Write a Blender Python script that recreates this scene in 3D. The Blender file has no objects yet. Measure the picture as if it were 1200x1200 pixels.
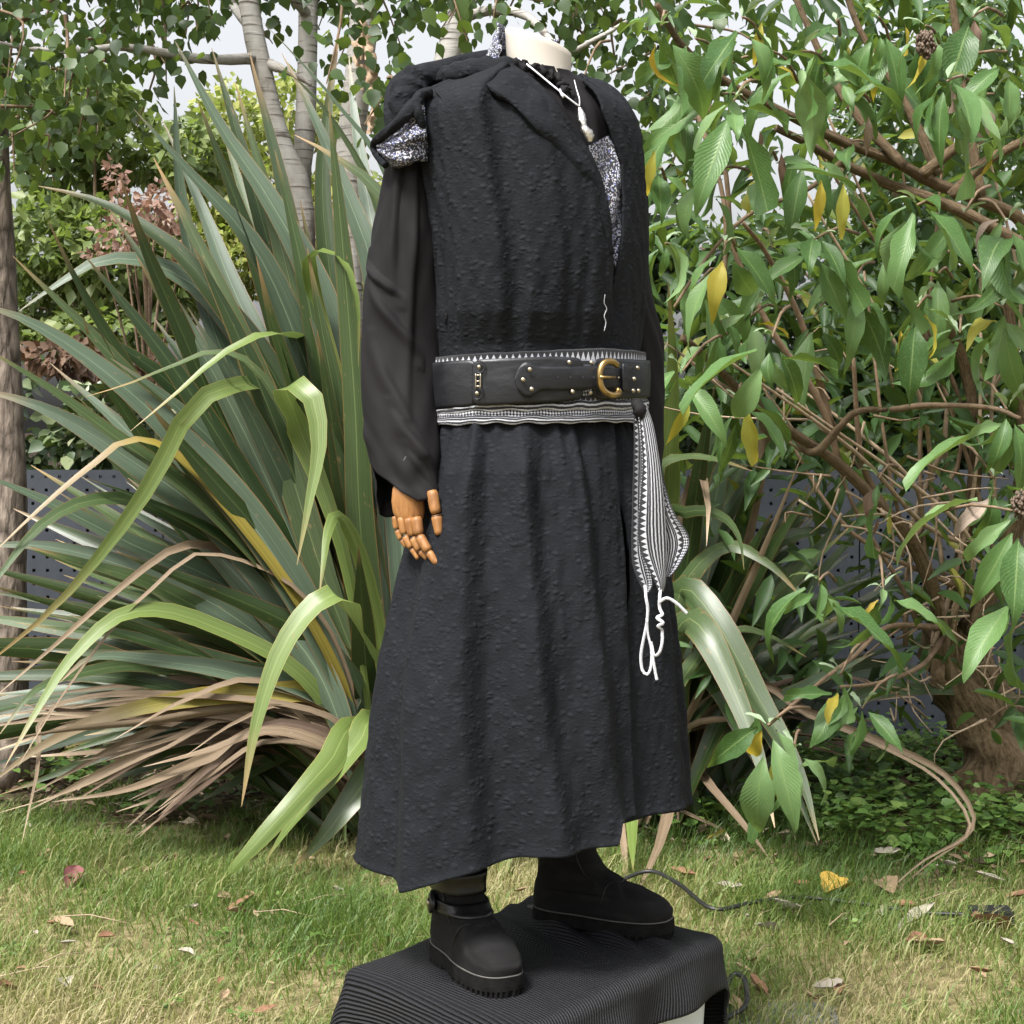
import bpy, math, random
import numpy as np
from mathutils import Vector, Matrix

scene = bpy.context.scene
# ------------------------------------------------------------------ camera
FPX, HORIZON, CAM_H = 2000.0, 490.0, 1.25          # focal length in photo pixels, horizon row, lens height
PITCH = math.atan((600 - HORIZON) / FPX)
cam_data = bpy.data.cameras.new('camera')
cam_data.sensor_width = 36.0
cam_data.lens = 36.0 * FPX / 1200.0
cam_data.clip_start, cam_data.clip_end = 0.05, 500.0
cam = bpy.data.objects.new('camera', cam_data)
scene.collection.objects.link(cam)
cam.location = (0, 0, CAM_H)
cam.rotation_euler = (math.radians(90) - PITCH, 0, 0)
scene.camera = cam
# ------------------------------------------------------------------ sky, sun, exposure
SUN_EL, SUN_AZ = math.radians(58), math.radians(215)  # azimuth clockwise from +Y: behind the camera, to the left
world = bpy.data.worlds.new('World'); scene.world = world; world.use_nodes = True
wt = world.node_tree; wt.nodes.clear()
sky = wt.nodes.new('ShaderNodeTexSky'); sky.sky_type = 'NISHITA'; sky.sun_disc = False
sky.sun_elevation, sky.sun_rotation = SUN_EL, SUN_AZ
sky.air_density, sky.dust_density, sky.ozone_density = 1.0, 6.0, 1.0
hs = wt.nodes.new('ShaderNodeHueSaturation'); hs.inputs['Saturation'].default_value = 0.16
bg = wt.nodes.new('ShaderNodeBackground'); bg.inputs['Strength'].default_value = 0.14
wo = wt.nodes.new('ShaderNodeOutputWorld')
wt.links.new(sky.outputs[0], hs.inputs['Color']); wt.links.new(hs.outputs[0], bg.inputs['Color']); wt.links.new(bg.outputs[0], wo.inputs['Surface'])
sun_data = bpy.data.lights.new('sun', 'SUN'); sun_data.energy = 2.8; sun_data.angle = math.radians(12); sun_data.color = (1.0, 0.97, 0.93)
sun = bpy.data.objects.new('sun', sun_data); scene.collection.objects.link(sun)
sdir = Vector((math.sin(SUN_AZ) * math.cos(SUN_EL), math.cos(SUN_AZ) * math.cos(SUN_EL), math.sin(SUN_EL)))
sun.rotation_euler = sdir.to_track_quat('Z', 'Y').to_euler(); sun.location = sdir * 20
scene.view_settings.view_transform = 'Standard'; scene.view_settings.look = 'None'
scene.view_settings.exposure = 1.12; scene.view_settings.gamma = 1.0
scene.render.engine = 'CYCLES'
scene.cycles.use_denoising = True
scene.cycles.max_bounces = 4; scene.cycles.transparent_max_bounces = 4; scene.cycles.use_adaptive_sampling = True; scene.cycles.adaptive_threshold = 0.02
scene.cycles.diffuse_bounces = 2; scene.cycles.glossy_bounces = 2; scene.cycles.transmission_bounces = 2
scene.cycles.caustics_reflective = False; scene.cycles.caustics_refractive = False

# ------------------------------------------------------------------ helpers
rng = np.random.default_rng(7)
CT, ST = math.cos(PITCH), math.sin(PITCH)
def P(px, py, Y):
    """world point seen at photo pixel (px, py) that lies Y metres in front of the lens"""
    dx, dy = (px - 600) / FPX, -(py - 600) / FPX
    d = np.array([dx, dy * ST + CT, dy * CT - ST])
    return np.array([0, 0, CAM_H]) + d * (Y / d[1])
def G(px, py, z=0.0):
    dx, dy = (px - 600) / FPX, -(py - 600) / FPX
    d = np.array([dx, dy * ST + CT, dy * CT - ST])
    return np.array([0, 0, CAM_H]) + d * ((z - CAM_H) / d[2])
def project(p):
    d = np.asarray(p, float) - np.array([0, 0, CAM_H]); fw = d[1] * CT - d[2] * ST; up = d[1] * ST + d[2] * CT
    return 600 + FPX * d[0] / fw, 600 - FPX * up / fw
def unit(v):
    v = np.asarray(v, float); n = np.linalg.norm(v, axis=-1, keepdims=True)
    return v / np.maximum(n, 1e-9)
def spline(pts, n):
    """Catmull-Rom through pts, resampled to n points"""
    p = np.asarray(pts, float); k = len(p)
    if k == 2: return p[0] + (p[1] - p[0]) * np.linspace(0, 1, n)[:, None]
    q = np.vstack([2 * p[0] - p[1], p, 2 * p[-1] - p[-2]])
    seg = np.linalg.norm(np.diff(p[:, :3] if p.shape[1] > 2 else p, axis=0), axis=1); cum = np.r_[0, np.cumsum(seg)]; cum /= cum[-1]
    out = []
    for t in np.linspace(0, 1, n):
        i = min(np.searchsorted(cum, t, 'right') - 1, k - 2); u = (t - cum[i]) / max(cum[i + 1] - cum[i], 1e-9)
        a, b, c, d = q[i], q[i + 1], q[i + 2], q[i + 3]
        out.append(0.5 * (2 * b + (c - a) * u + (2 * a - 5 * b + 4 * c - d) * u * u + (3 * b - a - 3 * c + d) * u ** 3))
    return np.array(out)
def interp(x, tab):
    tab = np.asarray(tab, float); return np.interp(x, tab[:, 0], tab[:, 1])
def ringwob(a, b, seed, k=6, nmax=4, fb=(1, 6)):
    """as wob, but periodic in the angle a"""
    r = np.random.default_rng(seed); s = 0
    for _ in range(k): s = s + np.sin(a * r.integers(1, nmax + 1) * r.choice([-1, 1]) + b * r.uniform(*fb) + r.uniform(0, 6.28))
    return s / math.sqrt(k) / 1.3
def wob(a, b, seed, k=6, fa=(2, 9), fb=(2, 9)):
    """smooth pseudo-noise of two coordinates, about -1..1"""
    r = np.random.default_rng(seed); s = 0
    for _ in range(k):
        s = s + np.sin(a * r.uniform(*fa) * r.choice([-1, 1]) + b * r.uniform(*fb) + r.uniform(0, 6.28))
    return s / math.sqrt(k) / 1.3
def mesh(name, verts, faces, uv=None, smooth=True):
    """faces: int array (n,3) or (n,4), or list; uv: per-vertex (n,2)"""
    me = bpy.data.meshes.new(name); verts = np.asarray(verts, np.float32)
    if isinstance(faces, np.ndarray):
        n, k = faces.shape
        me.vertices.add(len(verts)); me.vertices.foreach_set('co', verts.ravel())
        me.loops.add(n * k); me.loops.foreach_set('vertex_index', faces.astype(np.int32).ravel())
        me.polygons.add(n); me.polygons.foreach_set('loop_start', np.arange(0, n * k, k, dtype=np.int32))
        me.update(calc_edges=True)
    else:
        me.from_pydata(verts.tolist(), [], faces)
    me.validate()
    if uv is not None:
        li = np.empty(len(me.loops), np.int32); me.loops.foreach_get('vertex_index', li)
        l = me.uv_layers.new(name='UVMap'); l.data.foreach_set('uv', np.asarray(uv, np.float32)[li].ravel())
    me.polygons.foreach_set('use_smooth', np.full(len(me.polygons), smooth != 'flat'))
    return me
def tag(o, label=None, cat=None, group=None, kind=None):
    if label: o['label'] = label
    if cat: o['category'] = cat
    if group: o['group'] = group
    if kind: o['kind'] = kind
    return o
def link(o, parent=None):
    scene.collection.objects.link(o)
    if parent is not None: o.parent = parent
    return o
def origin(o):
    """world origin of an unrotated parent chain"""
    v = Vector((0, 0, 0))
    while o is not None: v = v + o.location; o = o.parent
    return v
def obj(name, me, mat, parent=None, at=None):
    """me holds world coordinates (at=None: moved so the origin is the parent's, or the base of the mesh)"""
    o = bpy.data.objects.new(name, me)
    if mat is not None and not me.materials: me.materials.append(mat)
    if parent is not None:
        w = origin(parent); me.transform(Matrix.Translation(-w))
    else:
        co = np.empty(len(me.vertices) * 3, np.float32); me.vertices.foreach_get('co', co); co = co.reshape(-1, 3)
        b = Vector(((co[:, 0].min() + co[:, 0].max()) / 2, (co[:, 1].min() + co[:, 1].max()) / 2, co[:, 2].min()))
        me.transform(Matrix.Translation(-b)); o.location = b
    return link(o, parent)
def thing(name, loc, label, cat, group=None):
    o = bpy.data.objects.new(name, None); o.empty_display_size = 0.1; link(o); o.location = Vector([float(c) for c in loc])
    return tag(o, label, cat, group)
def grid_faces(nr, nc, close=False, off=0):
    r = np.arange(nr - 1)[:, None]; c = np.arange(nc if close else nc - 1)[None, :]; c2 = (c + 1) % nc
    return np.stack([r * nc + c + 0 * r, r * nc + c2, (r + 1) * nc + c2, (r + 1) * nc + c], -1).reshape(-1, 4) + off
def grid_mesh(name, V, close=False, uv=None, smooth=True):
    """V (rows, cols, 3)"""
    nr, nc = V.shape[:2]
    if uv is None:
        uu, vv = np.meshgrid(np.linspace(0, 1, nc), np.linspace(0, 1, nr)); uv = np.stack([uu, vv], -1)
    return mesh(name, V.reshape(-1, 3), grid_faces(nr, nc, close), np.asarray(uv).reshape(-1, 2), smooth)
def frames(path):
    T = unit(np.gradient(path, axis=0)); N = np.zeros_like(T)
    n = np.cross(T[0], [0.3, -1, 0.2]); n = n if np.linalg.norm(n) > .1 else np.cross(T[0], [1, 0, 0]); N[0] = unit(n)
    for i in range(1, len(T)):
        v = N[i - 1] - T[i] * np.dot(N[i - 1], T[i]); N[i] = unit(v)
    return T, N, np.cross(T, N)
def tube_arrays(path, rad, seg=8, rough=0.0, seed=0, flat=1.0, cap=True, nmax=4):
    path = np.asarray(path, float); n = len(path); rad = np.broadcast_to(np.asarray(rad, float), (n,))
    T, N, B = frames(path); a = np.linspace(0, 2 * math.pi, seg, endpoint=False)
    r = rad[:, None] * np.ones(seg)
    if rough: r = r * (1 + rough * ringwob(a[None, :] * np.ones((n, 1)), np.linspace(0, 8, n)[:, None] * np.ones(seg), seed, nmax=nmax))
    V = path[:, None] + r[..., None] * (np.cos(a)[None, :, None] * N[:, None] + flat * np.sin(a)[None, :, None] * B[:, None])
    F = grid_faces(n, seg, True)
    uv = np.stack(np.broadcast_arrays(np.linspace(0, 1, seg)[None, :], np.linspace(0, 1, n)[:, None]), -1).reshape(-1, 2)
    V = V.reshape(-1, 3)
    if cap:
        V = np.vstack([V, path[0], path[-1]]); uv = np.vstack([uv, [0, 0], [0, 1]]); i0, i1 = n * seg, n * seg + 1; k = np.arange(seg); k2 = (k + 1) % seg
        F = np.vstack([F, np.stack([k2, k, np.full(seg, i0), np.full(seg, i0)], 1), np.stack([(n - 1) * seg + k, (n - 1) * seg + k2, np.full(seg, i1), np.full(seg, i1)], 1)])
    return V, F, uv
def tri_fix(V, F, uv):
    """quads with a doubled last index become triangles"""
    out = [list(map(int, f[:3])) if f[2] == f[3] else list(map(int, f)) for f in F]
    return V, out, uv
def tube(name, path, rad, mat, parent=None, seg=8, rough=0, seed=0, flat=1.0, cap=True, nmax=4):
    V, F, uv = tube_arrays(path, rad, seg, rough, seed, flat, cap, nmax)
    if cap: V, F, uv = tri_fix(V, F, uv)
    return obj(name, mesh(name, V, F, uv), mat, parent)
class Soup:
    """collects many small shapes into one mesh"""
    def __init__(s): s.V, s.F, s.U, s.n = [], [], [], 0
    def add(s, V, F, U):
        F = np.asarray(F)
        s.V.append(np.asarray(V, float)); s.U.append(np.asarray(U, float)); s.F.append(F + s.n); s.n += len(V)
    def mesh(s, name, smooth=True): return mesh(name, np.vstack(s.V), np.vstack(s.F), np.vstack(s.U), smooth)

# ------------------------------------------------------------------ materials
class NT:
    def __init__(s, name):
        s.mat = bpy.data.materials.new(name); s.mat.use_nodes = True; s.t = s.mat.node_tree; s.t.nodes.clear()
        s.out = s.t.nodes.new('ShaderNodeOutputMaterial')
    def n(s, typ, ins=None, **props):
        nd = s.t.nodes.new('ShaderNode' + typ)
        for k, v in props.items(): setattr(nd, k, v)
        for k, v in (ins or {}).items():
            if isinstance(v, bpy.types.NodeSocket): s.t.links.new(v, nd.inputs[k])
            elif isinstance(v, bpy.types.Node): s.t.links.new(v.outputs[0], nd.inputs[k])
            else: nd.inputs[k].default_value = v
        return nd
    def m(s, op, a, b=0.0, c=0.0): return s.n('Math', {0: a, 1: b, 2: c}, operation=op).outputs[0]
    def ramp(s, fac, stops, mode='LINEAR'):
        nd = s.n('ValToRGB', {0: fac}); cr = nd.color_ramp; cr.interpolation = mode
        while len(cr.elements) < len(stops): cr.elements.new(0.5)
        for e, (p, c) in zip(cr.elements, stops): e.position = p; e.color = (*c, 1) if len(c) == 3 else c
        return nd.outputs[0]
    def mix(s, f, a, b, blend='MIX'):
        nd = s.n('Mix', {0: f}, data_type='RGBA', blend_type=blend)
        for i, v in ((6, a), (7, b)):
            if isinstance(v, bpy.types.NodeSocket): s.t.links.new(v, nd.inputs[i])
            else: nd.inputs[i].default_value = (*v, 1)
        return nd.outputs[2]
    def noise(s, vec, scale, detail=3.0, rough=0.55): return s.n('TexNoise', {'Vector': vec, 'Scale': scale, 'Detail': detail, 'Roughness': rough}).outputs[0]
    def coords(s, which='Object'): return s.n('TexCoord').outputs[which]
    def map(s, vec, scale=(1, 1, 1), rot=(0, 0, 0)): return s.n('Mapping', {'Vector': vec, 'Scale': scale, 'Rotation': rot}).outputs[0]
    def bump(s, h, strength=0.3, dist=0.005, normal=None):
        ins = {'Height': h, 'Strength': strength, 'Distance': dist}
        if normal is not None: ins['Normal'] = normal
        return s.n('Bump', ins).outputs[0]
    def principled(s, **k):
        names = dict(col='Base Color', rough='Roughness', spec='Specular IOR Level', sheen='Sheen Weight', nrm='Normal', metal='Metallic', coat='Coat Weight')
        ins = {}
        for a, v in k.items():
            if a == 'col' and isinstance(v, tuple): v = (*v, 1)
            ins[names[a]] = v
        return s.n('BsdfPrincipled', ins)
    def done(s, shader): s.t.links.new(shader.outputs[0], s.out.inputs['Surface']); return s.mat
def plain(name, col, rough=0.6, metal=0.0, spec=0.5, var=0.12, scale=40, bump=0.0):
    t = NT(name); c = t.coords(); nz = t.noise(c, scale, 4)
    cc = t.ramp(nz, [(0.25, tuple(x * (1 - var) for x in col)), (0.75, tuple(min(1, x * (1 + var)) for x in col))])
    k = dict(col=cc, rough=rough, metal=metal, spec=spec)
    if bump: k['nrm'] = t.bump(nz, bump, 0.003)
    return t.done(t.principled(**k))
def leafy(name, stops, trans=0.3, rough=0.45, use='uv', spec=0.4, vein=None, tint=None):
    """foliage; colour picked by uv.x (joined leaves) or by the object's own random number"""
    t = NT(name); uv = t.n('SeparateXYZ', {0: t.coords('UV')})
    fac = uv.outputs[0] if use == 'uv' else t.n('ObjectInfo').outputs['Random']
    col = t.ramp(fac, stops)
    nrm = None
    if vein is not None:
        du = t.m('ABSOLUTE', t.m('SUBTRACT', uv.outputs[0], 0.5))
        rib = t.m('LESS_THAN', du, 0.03)
        col = t.mix(t.m('MULTIPLY', rib, 0.55), col, vein)
        blot = t.noise(t.map(t.coords(), (1, 1, 1)), 45, 3)
        col = t.mix(t.m('MULTIPLY', t.n('MapRange', {0: blot, 1: .5, 2: .75}).outputs[0], .35), col, vein)
        side = t.m('SINE', t.m('MULTIPLY', t.m('SUBTRACT', uv.outputs[1], t.m('MULTIPLY', du, .5)), 120.0))
        nrm = t.bump(side, 0.2, 0.0012)
    k = dict(col=col, rough=rough, spec=spec)
    if nrm is not None: k['nrm'] = nrm
    p = t.principled(**k)
    tr = t.n('BsdfTranslucent', {'Color': t.mix(0.5, col, (0.35, 0.5, 0.06), 'MIX') if tint is None else tint})
    return t.done(t.n('MixShader', {0: trans, 1: p, 2: tr}))
def flax_mat(name, base, alt, tipcol, rib, edge, trans=0.12, tip0=0.93, rough=0.38, streak=0.35):
    """sword leaf: fine lengthwise streaks, pale midrib, coloured margin, withered tip"""
    t = NT(name); uv = t.n('SeparateXYZ', {0: t.coords('UV')}); u, v = uv.outputs[0], uv.outputs[1]
    rnd = t.n('ObjectInfo').outputs['Random']
    vec = t.n('CombineXYZ', {0: t.m('MULTIPLY', u, 34.0), 1: t.m('MULTIPLY', v, 1.6), 2: t.m('MULTIPLY', rnd, 50.0)}).outputs[0]
    nz = t.noise(vec, 1.0, 3)
    big = t.noise(t.n('CombineXYZ', {0: t.m('MULTIPLY', u, 1.5), 1: t.m('MULTIPLY', v, 5.0), 2: t.m('MULTIPLY', rnd, 90.0)}).outputs[0], 1.0, 3)
    col = t.mix(t.m('MULTIPLY_ADD', rnd, .6, t.m('MULTIPLY_ADD', big, .8, -.3)), base, alt)
    spot = t.noise(t.n('CombineXYZ', {0: t.m('MULTIPLY', u, 3.0), 1: t.m('MULTIPLY', v, 30.0), 2: t.m('MULTIPLY', rnd, 30.0)}).outputs[0], 1.6, 4)
    col = t.mix(t.m('MULTIPLY', t.n('MapRange', {0: spot, 1: .66, 2: .72}).outputs[0], .55), col, tipcol)
    dark = t.ramp(nz, [(0.35, (1 - streak,) * 3), (0.65, (1.0, 1.0, 1.0))]); col = t.mix(1.0, col, dark, 'MULTIPLY')
    du = t.m('ABSOLUTE', t.m('SUBTRACT', u, 0.5))
    col = t.mix(t.m('MULTIPLY', t.m('LESS_THAN', du, 0.018), 0.45), col, rib)
    col = t.mix(t.m('MULTIPLY', t.m('GREATER_THAN', du, 0.478), 0.8), col, edge)
    tf = t.n('MapRange', {0: t.m('ADD', v, t.m('MULTIPLY', t.m('SUBTRACT', t.m('ADD', nz, rnd), 1.0), .07)), 1: tip0, 2: tip0 + .09}).outputs[0]
    col = t.mix(tf, col, tipcol)
    nrm = t.bump(nz, 0.25, 0.002)
    p = t.principled(col=col, rough=t.m('MULTIPLY_ADD', big, .2, rough - .1), spec=0.5, nrm=nrm)
    tr = t.n('BsdfTranslucent', {'Color': col})
    return t.done(t.n('MixShader', {0: trans, 1: p, 2: tr}))
FLAX = {
 'grey': flax_mat('flax_glaucous', (.07, .108, .062), (.115, .16, .108), (.26, .18, .11), (.25, .33, .2), (.22, .12, .05)),
 'olive': flax_mat('flax_olive', (.02, .044, .012), (.046, .076, .02), (.24, .15, .07), (.13, .18, .06), (.2, .09, .03)),
 'mid': flax_mat('flax_green', (.048, .086, .026), (.082, .118, .048), (.34, .22, .1), (.22, .27, .1), (.2, .1, .03)),
 'lime': flax_mat('flax_lime', (.14, .205, .045), (.19, .26, .08), (.28, .2, .09), (.3, .36, .13), (.3, .28, .08), .25, .9),
 'yellow': flax_mat('flax_yellow', (.38, .26, .04), (.26, .26, .06), (.24, .185, .11), (.45, .4, .1), (.35, .2, .05), .2, .7),
 'dead': flax_mat('flax_dead', (.18, .128, .076), (.29, .215, .135), (.36, .28, .19), (.2, .12, .07), (.2, .12, .07), .05, .9, .75, .55),
 'brown': flax_mat('flax_brown', (.1, .065, .042), (.2, .125, .08), (.3, .22, .15), (.1, .06, .04), (.1, .06, .04), .03, .9, .8, .6),
}
# woven seersucker-like black cloth
def robe_mat():
    t = NT('tufted_black_cloth'); c = t.coords()
    warp = t.n('TexNoise', {'Vector': c, 'Scale': 30.0, 'Detail': 2.0}).outputs['Color']
    cw = t.n('VectorMath', {0: c, 1: t.n('VectorMath', {0: warp, 1: (.012, .012, .012)}, operation='MULTIPLY').outputs[0]}, operation='ADD').outputs[0]
    def tufts(sx, sz):
        v = t.n('TexVoronoi', {'Vector': t.map(cw, (sx, sx, sz)), 'Scale': 1.0, 'Randomness': 1.0}); amp = t.n('SeparateXYZ', {0: v.outputs['Color']}).outputs[0]
        return t.m('MULTIPLY', t.n('MapRange', {0: v.outputs['Distance'], 1: .62, 2: .08}, interpolation_type='SMOOTHSTEP').outputs[0], t.m('POWER', amp, 1.6))
    b1, b2 = tufts(78, 112), tufts(150, 230)
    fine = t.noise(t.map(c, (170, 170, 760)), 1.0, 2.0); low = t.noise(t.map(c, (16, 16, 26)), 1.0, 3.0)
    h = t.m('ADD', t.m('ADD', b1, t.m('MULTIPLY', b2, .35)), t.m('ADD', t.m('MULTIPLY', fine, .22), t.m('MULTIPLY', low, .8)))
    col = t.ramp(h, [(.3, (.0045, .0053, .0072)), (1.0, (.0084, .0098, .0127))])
    lint = t.n('TexVoronoi', {'Vector': c, 'Scale': 55.0}); lf = t.m('MULTIPLY', t.m('LESS_THAN', lint.outputs['Distance'], .035), t.m('GREATER_THAN', t.n('SeparateXYZ', {0: lint.outputs['Color']}).outputs[1], .8))
    col = t.mix(t.m('MULTIPLY', lf, .5), col, (.2, .2, .2))
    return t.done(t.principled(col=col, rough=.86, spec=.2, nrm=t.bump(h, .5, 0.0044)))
ROBE = robe_mat()
def shirt_mat():
    t = NT('black_cotton'); c = t.coords()
    f = t.noise(t.map(c, (900, 900, 300)), 1.0, 2); g = t.noise(c, 9, 3)
    col = t.ramp(g, [(.3, (.0058, .005, .0056)), (.7, (.0098, .0084, .0094))])
    return t.done(t.principled(col=col, rough=.78, spec=.2, nrm=t.bump(t.m('ADD', t.m('MULTIPLY', f, .3), g), .25, .004)))
SHIRT = shirt_mat()
def glitter_mat():
    t = NT('silver_flecked_lining'); c = t.coords()
    v = t.n('TexVoronoi', {'Vector': c, 'Scale': 480.0}); v2 = t.n('TexVoronoi', {'Vector': c, 'Scale': 900.0})
    sep = t.n('SeparateXYZ', {0: v.outputs['Color']})
    on = t.m('GREATER_THAN', sep.outputs[0], .68)
    tint = t.ramp(sep.outputs[1], [(.0, (.75, .75, .8)), (.6, (.6, .62, .7)), (.85, (.1, .14, .5)), (1.0, (.5, .4, .35))])
    col = t.mix(on, (.012, .013, .02), tint)
    nrm = t.bump(v2.outputs[0], .8, .002)
    return t.done(t.principled(col=col, rough=.42, metal=t.m('MULTIPLY', on, .35), nrm=nrm))
GLITTER = glitter_mat()
def leather_mat(name, col, rough):
    t = NT(name); c = t.coords(); g = t.noise(c, 260, 3); s = t.noise(t.map(c, (18, 18, 50)), 1.0, 4)
    cc = t.mix(t.n('MapRange', {0: s, 1: .5, 2: .8}).outputs[0], col, tuple(x * 2.4 + .004 for x in col))
    return t.done(t.principled(col=cc, rough=t.m('MULTIPLY_ADD', s, .3, rough - .15), spec=.4 if rough < .6 else .2, nrm=t.bump(t.m('ADD', g, t.m('MULTIPLY', s, 2.0)), .25, .0015)))
LEATHER = leather_mat('black_belt_leather', (.009, .0095, .0115), .42)
SUEDE = leather_mat('worn_black_boot_leather', (.0068, .0066, .0068), .85)
BOOTSTRAP = leather_mat('boot_strap_leather', (.006, .006, .0065), .33)
RUBBER = plain('black_rubber', (.007, .0068, .0066), .9, spec=.12, var=.6, scale=60, bump=.2)
THREAD = plain('grey_stitching', (.08, .076, .07), .8)
BRASS = plain('aged_brass', (.42, .29, .12), .33, 1.0, var=.3, scale=70)
RIVET = plain('antique_nickel', (.42, .37, .28), .38, 1.0, var=.3, scale=200)
SILVER = plain('silver', (.72, .7, .68), .32, 1.0, var=.3, scale=300, bump=.6)
CHAIN = plain('white_chain', (.75, .75, .8), .4, .4)
NECKM = plain('cream_mannequin_foam', (.5, .46, .4), .75, var=.06, scale=14, bump=.15)
CORD = plain('white_cotton_cord', (.5, .51, .54), .85, var=.12, scale=300, bump=.5)
POLE = plain('dark_metal_pole', (.03, .032, .03), .4, .5)
PLASTIC = plain('white_plastic', (.66, .68, .7), .4, var=.03)
CABLE = plain('black_cable', (.012, .012, .013), .45)
def wood_mat():
    t = NT('varnished_wood'); c = t.coords()
    g = t.noise(t.map(c, (160, 160, 22)), 1.0, 4); s = t.noise(c, 40, 3)
    col = t.ramp(g, [(.25, (.17, .075, .026)), (.55, (.29, .135, .045)), (.8, (.38, .2, .075))])
    col = t.mix(t.n('MapRange', {0: s, 1: .55, 2: .75}).outputs[0], col, (.16, .07, .025))
    return t.done(t.principled(col=col, rough=.45, spec=.4, nrm=t.bump(g, .15, .001)))
WOOD = wood_mat()
JOINT = plain('dark_wood_joint', (.05, .025, .012), .6)
def ribbed_mat():
    t = NT('ribbed_black_cloth'); uv = t.n('SeparateXYZ', {0: t.coords('UV')}); c = t.coords()
    w = t.noise(c, 5.0, 2)
    ph = t.m('MULTIPLY_ADD', w, 6.0, t.m('MULTIPLY', uv.outputs[1], 2 * math.pi / .0068))
    s = t.m('POWER', t.m('MULTIPLY_ADD', t.m('SINE', ph), .5, .5), .8)
    col = t.mix(s, (.0025, .0026, .0034), (.0115, .0119, .0155))
    f = t.noise(c, 500, 2)
    return t.done(t.principled(col=col, rough=.7, spec=.3, nrm=t.bump(t.m('ADD', s, t.m('MULTIPLY', f, .15)), .9, .0042)))
RIBBED = ribbed_mat()
def sash_mat():
    """woven bands across v: stripes, a row of triangles, flecked diamonds (uv in centimetres along, 0..1 across)"""
    t = NT('woven_black_white_sash'); uv = t.n('SeparateXYZ', {0: t.coords('UV')}); u, v = uv.outputs[0], uv.outputs[1]
    jit = t.noise(t.n('CombineXYZ', {0: u, 1: t.m('MULTIPLY', v, 5.0)}).outputs[0], 1.5, 2)
    uj = t.m('MULTIPLY_ADD', jit, .12, u); vj = t.m('MULTIPLY_ADD', t.m('SUBTRACT', jit, .5), .02, v)
    def band(a, b): return t.m('MULTIPLY', t.m('GREATER_THAN', vj, a), t.m('LESS_THAN', vj, b))
    saw = t.m('ABSOLUTE', t.m('SUBTRACT', t.m('FRACT', t.m('MULTIPLY', uj, 1.05)), .5))
    def tri(a, b): return t.m('LESS_THAN', saw, t.m('MULTIPLY', t.n('MapRange', {0: vj, 1: a, 2: b}).outputs[0], .5))
    stripes = t.m('GREATER_THAN', t.m('FRACT', t.m('MULTIPLY', vj, 15.0)), .58)
    dia = t.m('ADD', t.m('SINE', t.m('MULTIPLY', uj, 13.0)), t.m('SINE', t.m('MULTIPLY', vj, 105.0)))
    fleck = t.m('GREATER_THAN', dia, .1)
    on = 0.0
    for f, a, b in ((tri(.04, .18), .04, .18), (stripes, .22, .30), (fleck, .32, .46), (tri(.5, .62), .5, .62), (stripes, .66, .99)):
        on = t.m('MAXIMUM', t.m('MULTIPLY', f, band(a, b)), on)
    hue = t.noise(t.n('CombineXYZ', {0: t.m('MULTIPLY', u, 3.0), 1: t.m('MULTIPLY', v, 40.0)}).outputs[0], 1.0, 2)
    white = t.ramp(hue, [(.35, (.58, .58, .6)), (.6, (.45, .47, .52)), (.75, (.13, .15, .32))])
    thread = t.m('SINE', t.m('MULTIPLY', u, 75.0))
    col = t.mix(on, (.009, .0095, .013), white)
    return t.done(t.principled(col=col, rough=.75, sheen=.1, nrm=t.bump(t.m('ADD', t.m('MULTIPLY', on, .6), t.m('MULTIPLY', thread, .3)), .5, .002)))
SASH = sash_mat()
def bark_birch():
    t = NT('birch_bark'); c = t.coords()
    patch = t.noise(t.map(c, (7, 7, 3.5)), 1.0, 5, .65); line = t.noise(t.map(c, (6, 6, 90)), 1.0, 3)
    col = t.ramp(patch, [(.32, (.13, .11, .095)), (.42, (.31, .29, .265)), (.7, (.46, .445, .42))])
    col = t.mix(t.n('MapRange', {0: line, 1: .56, 2: .66}).outputs[0], col, (.1, .085, .075))
    return t.done(t.principled(col=col, rough=.8, spec=.3, nrm=t.bump(t.m('ADD', patch, t.m('MULTIPLY', line, .5)), .6, .01)))
BIRCH = bark_birch()
PEEL = plain('peeling_bark', (.45, .32, .22), .85, var=.4, scale=30, bump=.4)
def bark_rough(name, a, b, sc=(24, 24, 9), st=.9):
    t = NT(name); c = t.coords()
    v = t.n('TexVoronoi', {'Vector': t.map(c, sc), 'Scale': 1.0}, feature='DISTANCE_TO_EDGE').outputs[0]; nz = t.noise(t.map(c, (40, 40, 12)), 1.0, 5)
    h = t.m('ADD', t.m('MULTIPLY', v, 1.2), nz)
    return t.done(t.principled(col=t.ramp(h, [(.35, a), (1.0, b)]), rough=.9, spec=.2, nrm=t.bump(h, st, .012)))
BARK = bark_rough('scaly_trunk_bark', (.06, .047, .038), (.30, .245, .2))
def bark_ridged():
    t = NT('ridged_shrub_bark'); uv = t.n('SeparateXYZ', {0: t.coords('UV')}); c = t.coords()
    ring = t.m('MULTIPLY', uv.outputs[0], 2 * math.pi); rnd = t.n('ObjectInfo').outputs['Random']
    vec = t.n('CombineXYZ', {0: t.m('MULTIPLY', t.m('SINE', ring), 3.2), 1: t.m('MULTIPLY', t.m('COSINE', ring), 3.2), 2: t.m('MULTIPLY_ADD', uv.outputs[1], 5.0, t.m('MULTIPLY', rnd, 20.0))}).outputs[0]
    a = t.noise(vec, 1.6, 5, .7); b = t.noise(c, 70, 3); h = t.m('MULTIPLY_ADD', b, .35, a)
    return t.done(t.principled(col=t.ramp(h, [(.42, (.035, .024, .015)), (.65, (.15, .105, .06)), (.95, (.29, .215, .135))]), rough=.9, spec=.2, nrm=t.bump(h, .9, .012)))
BUDBARK = bark_ridged()
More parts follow.
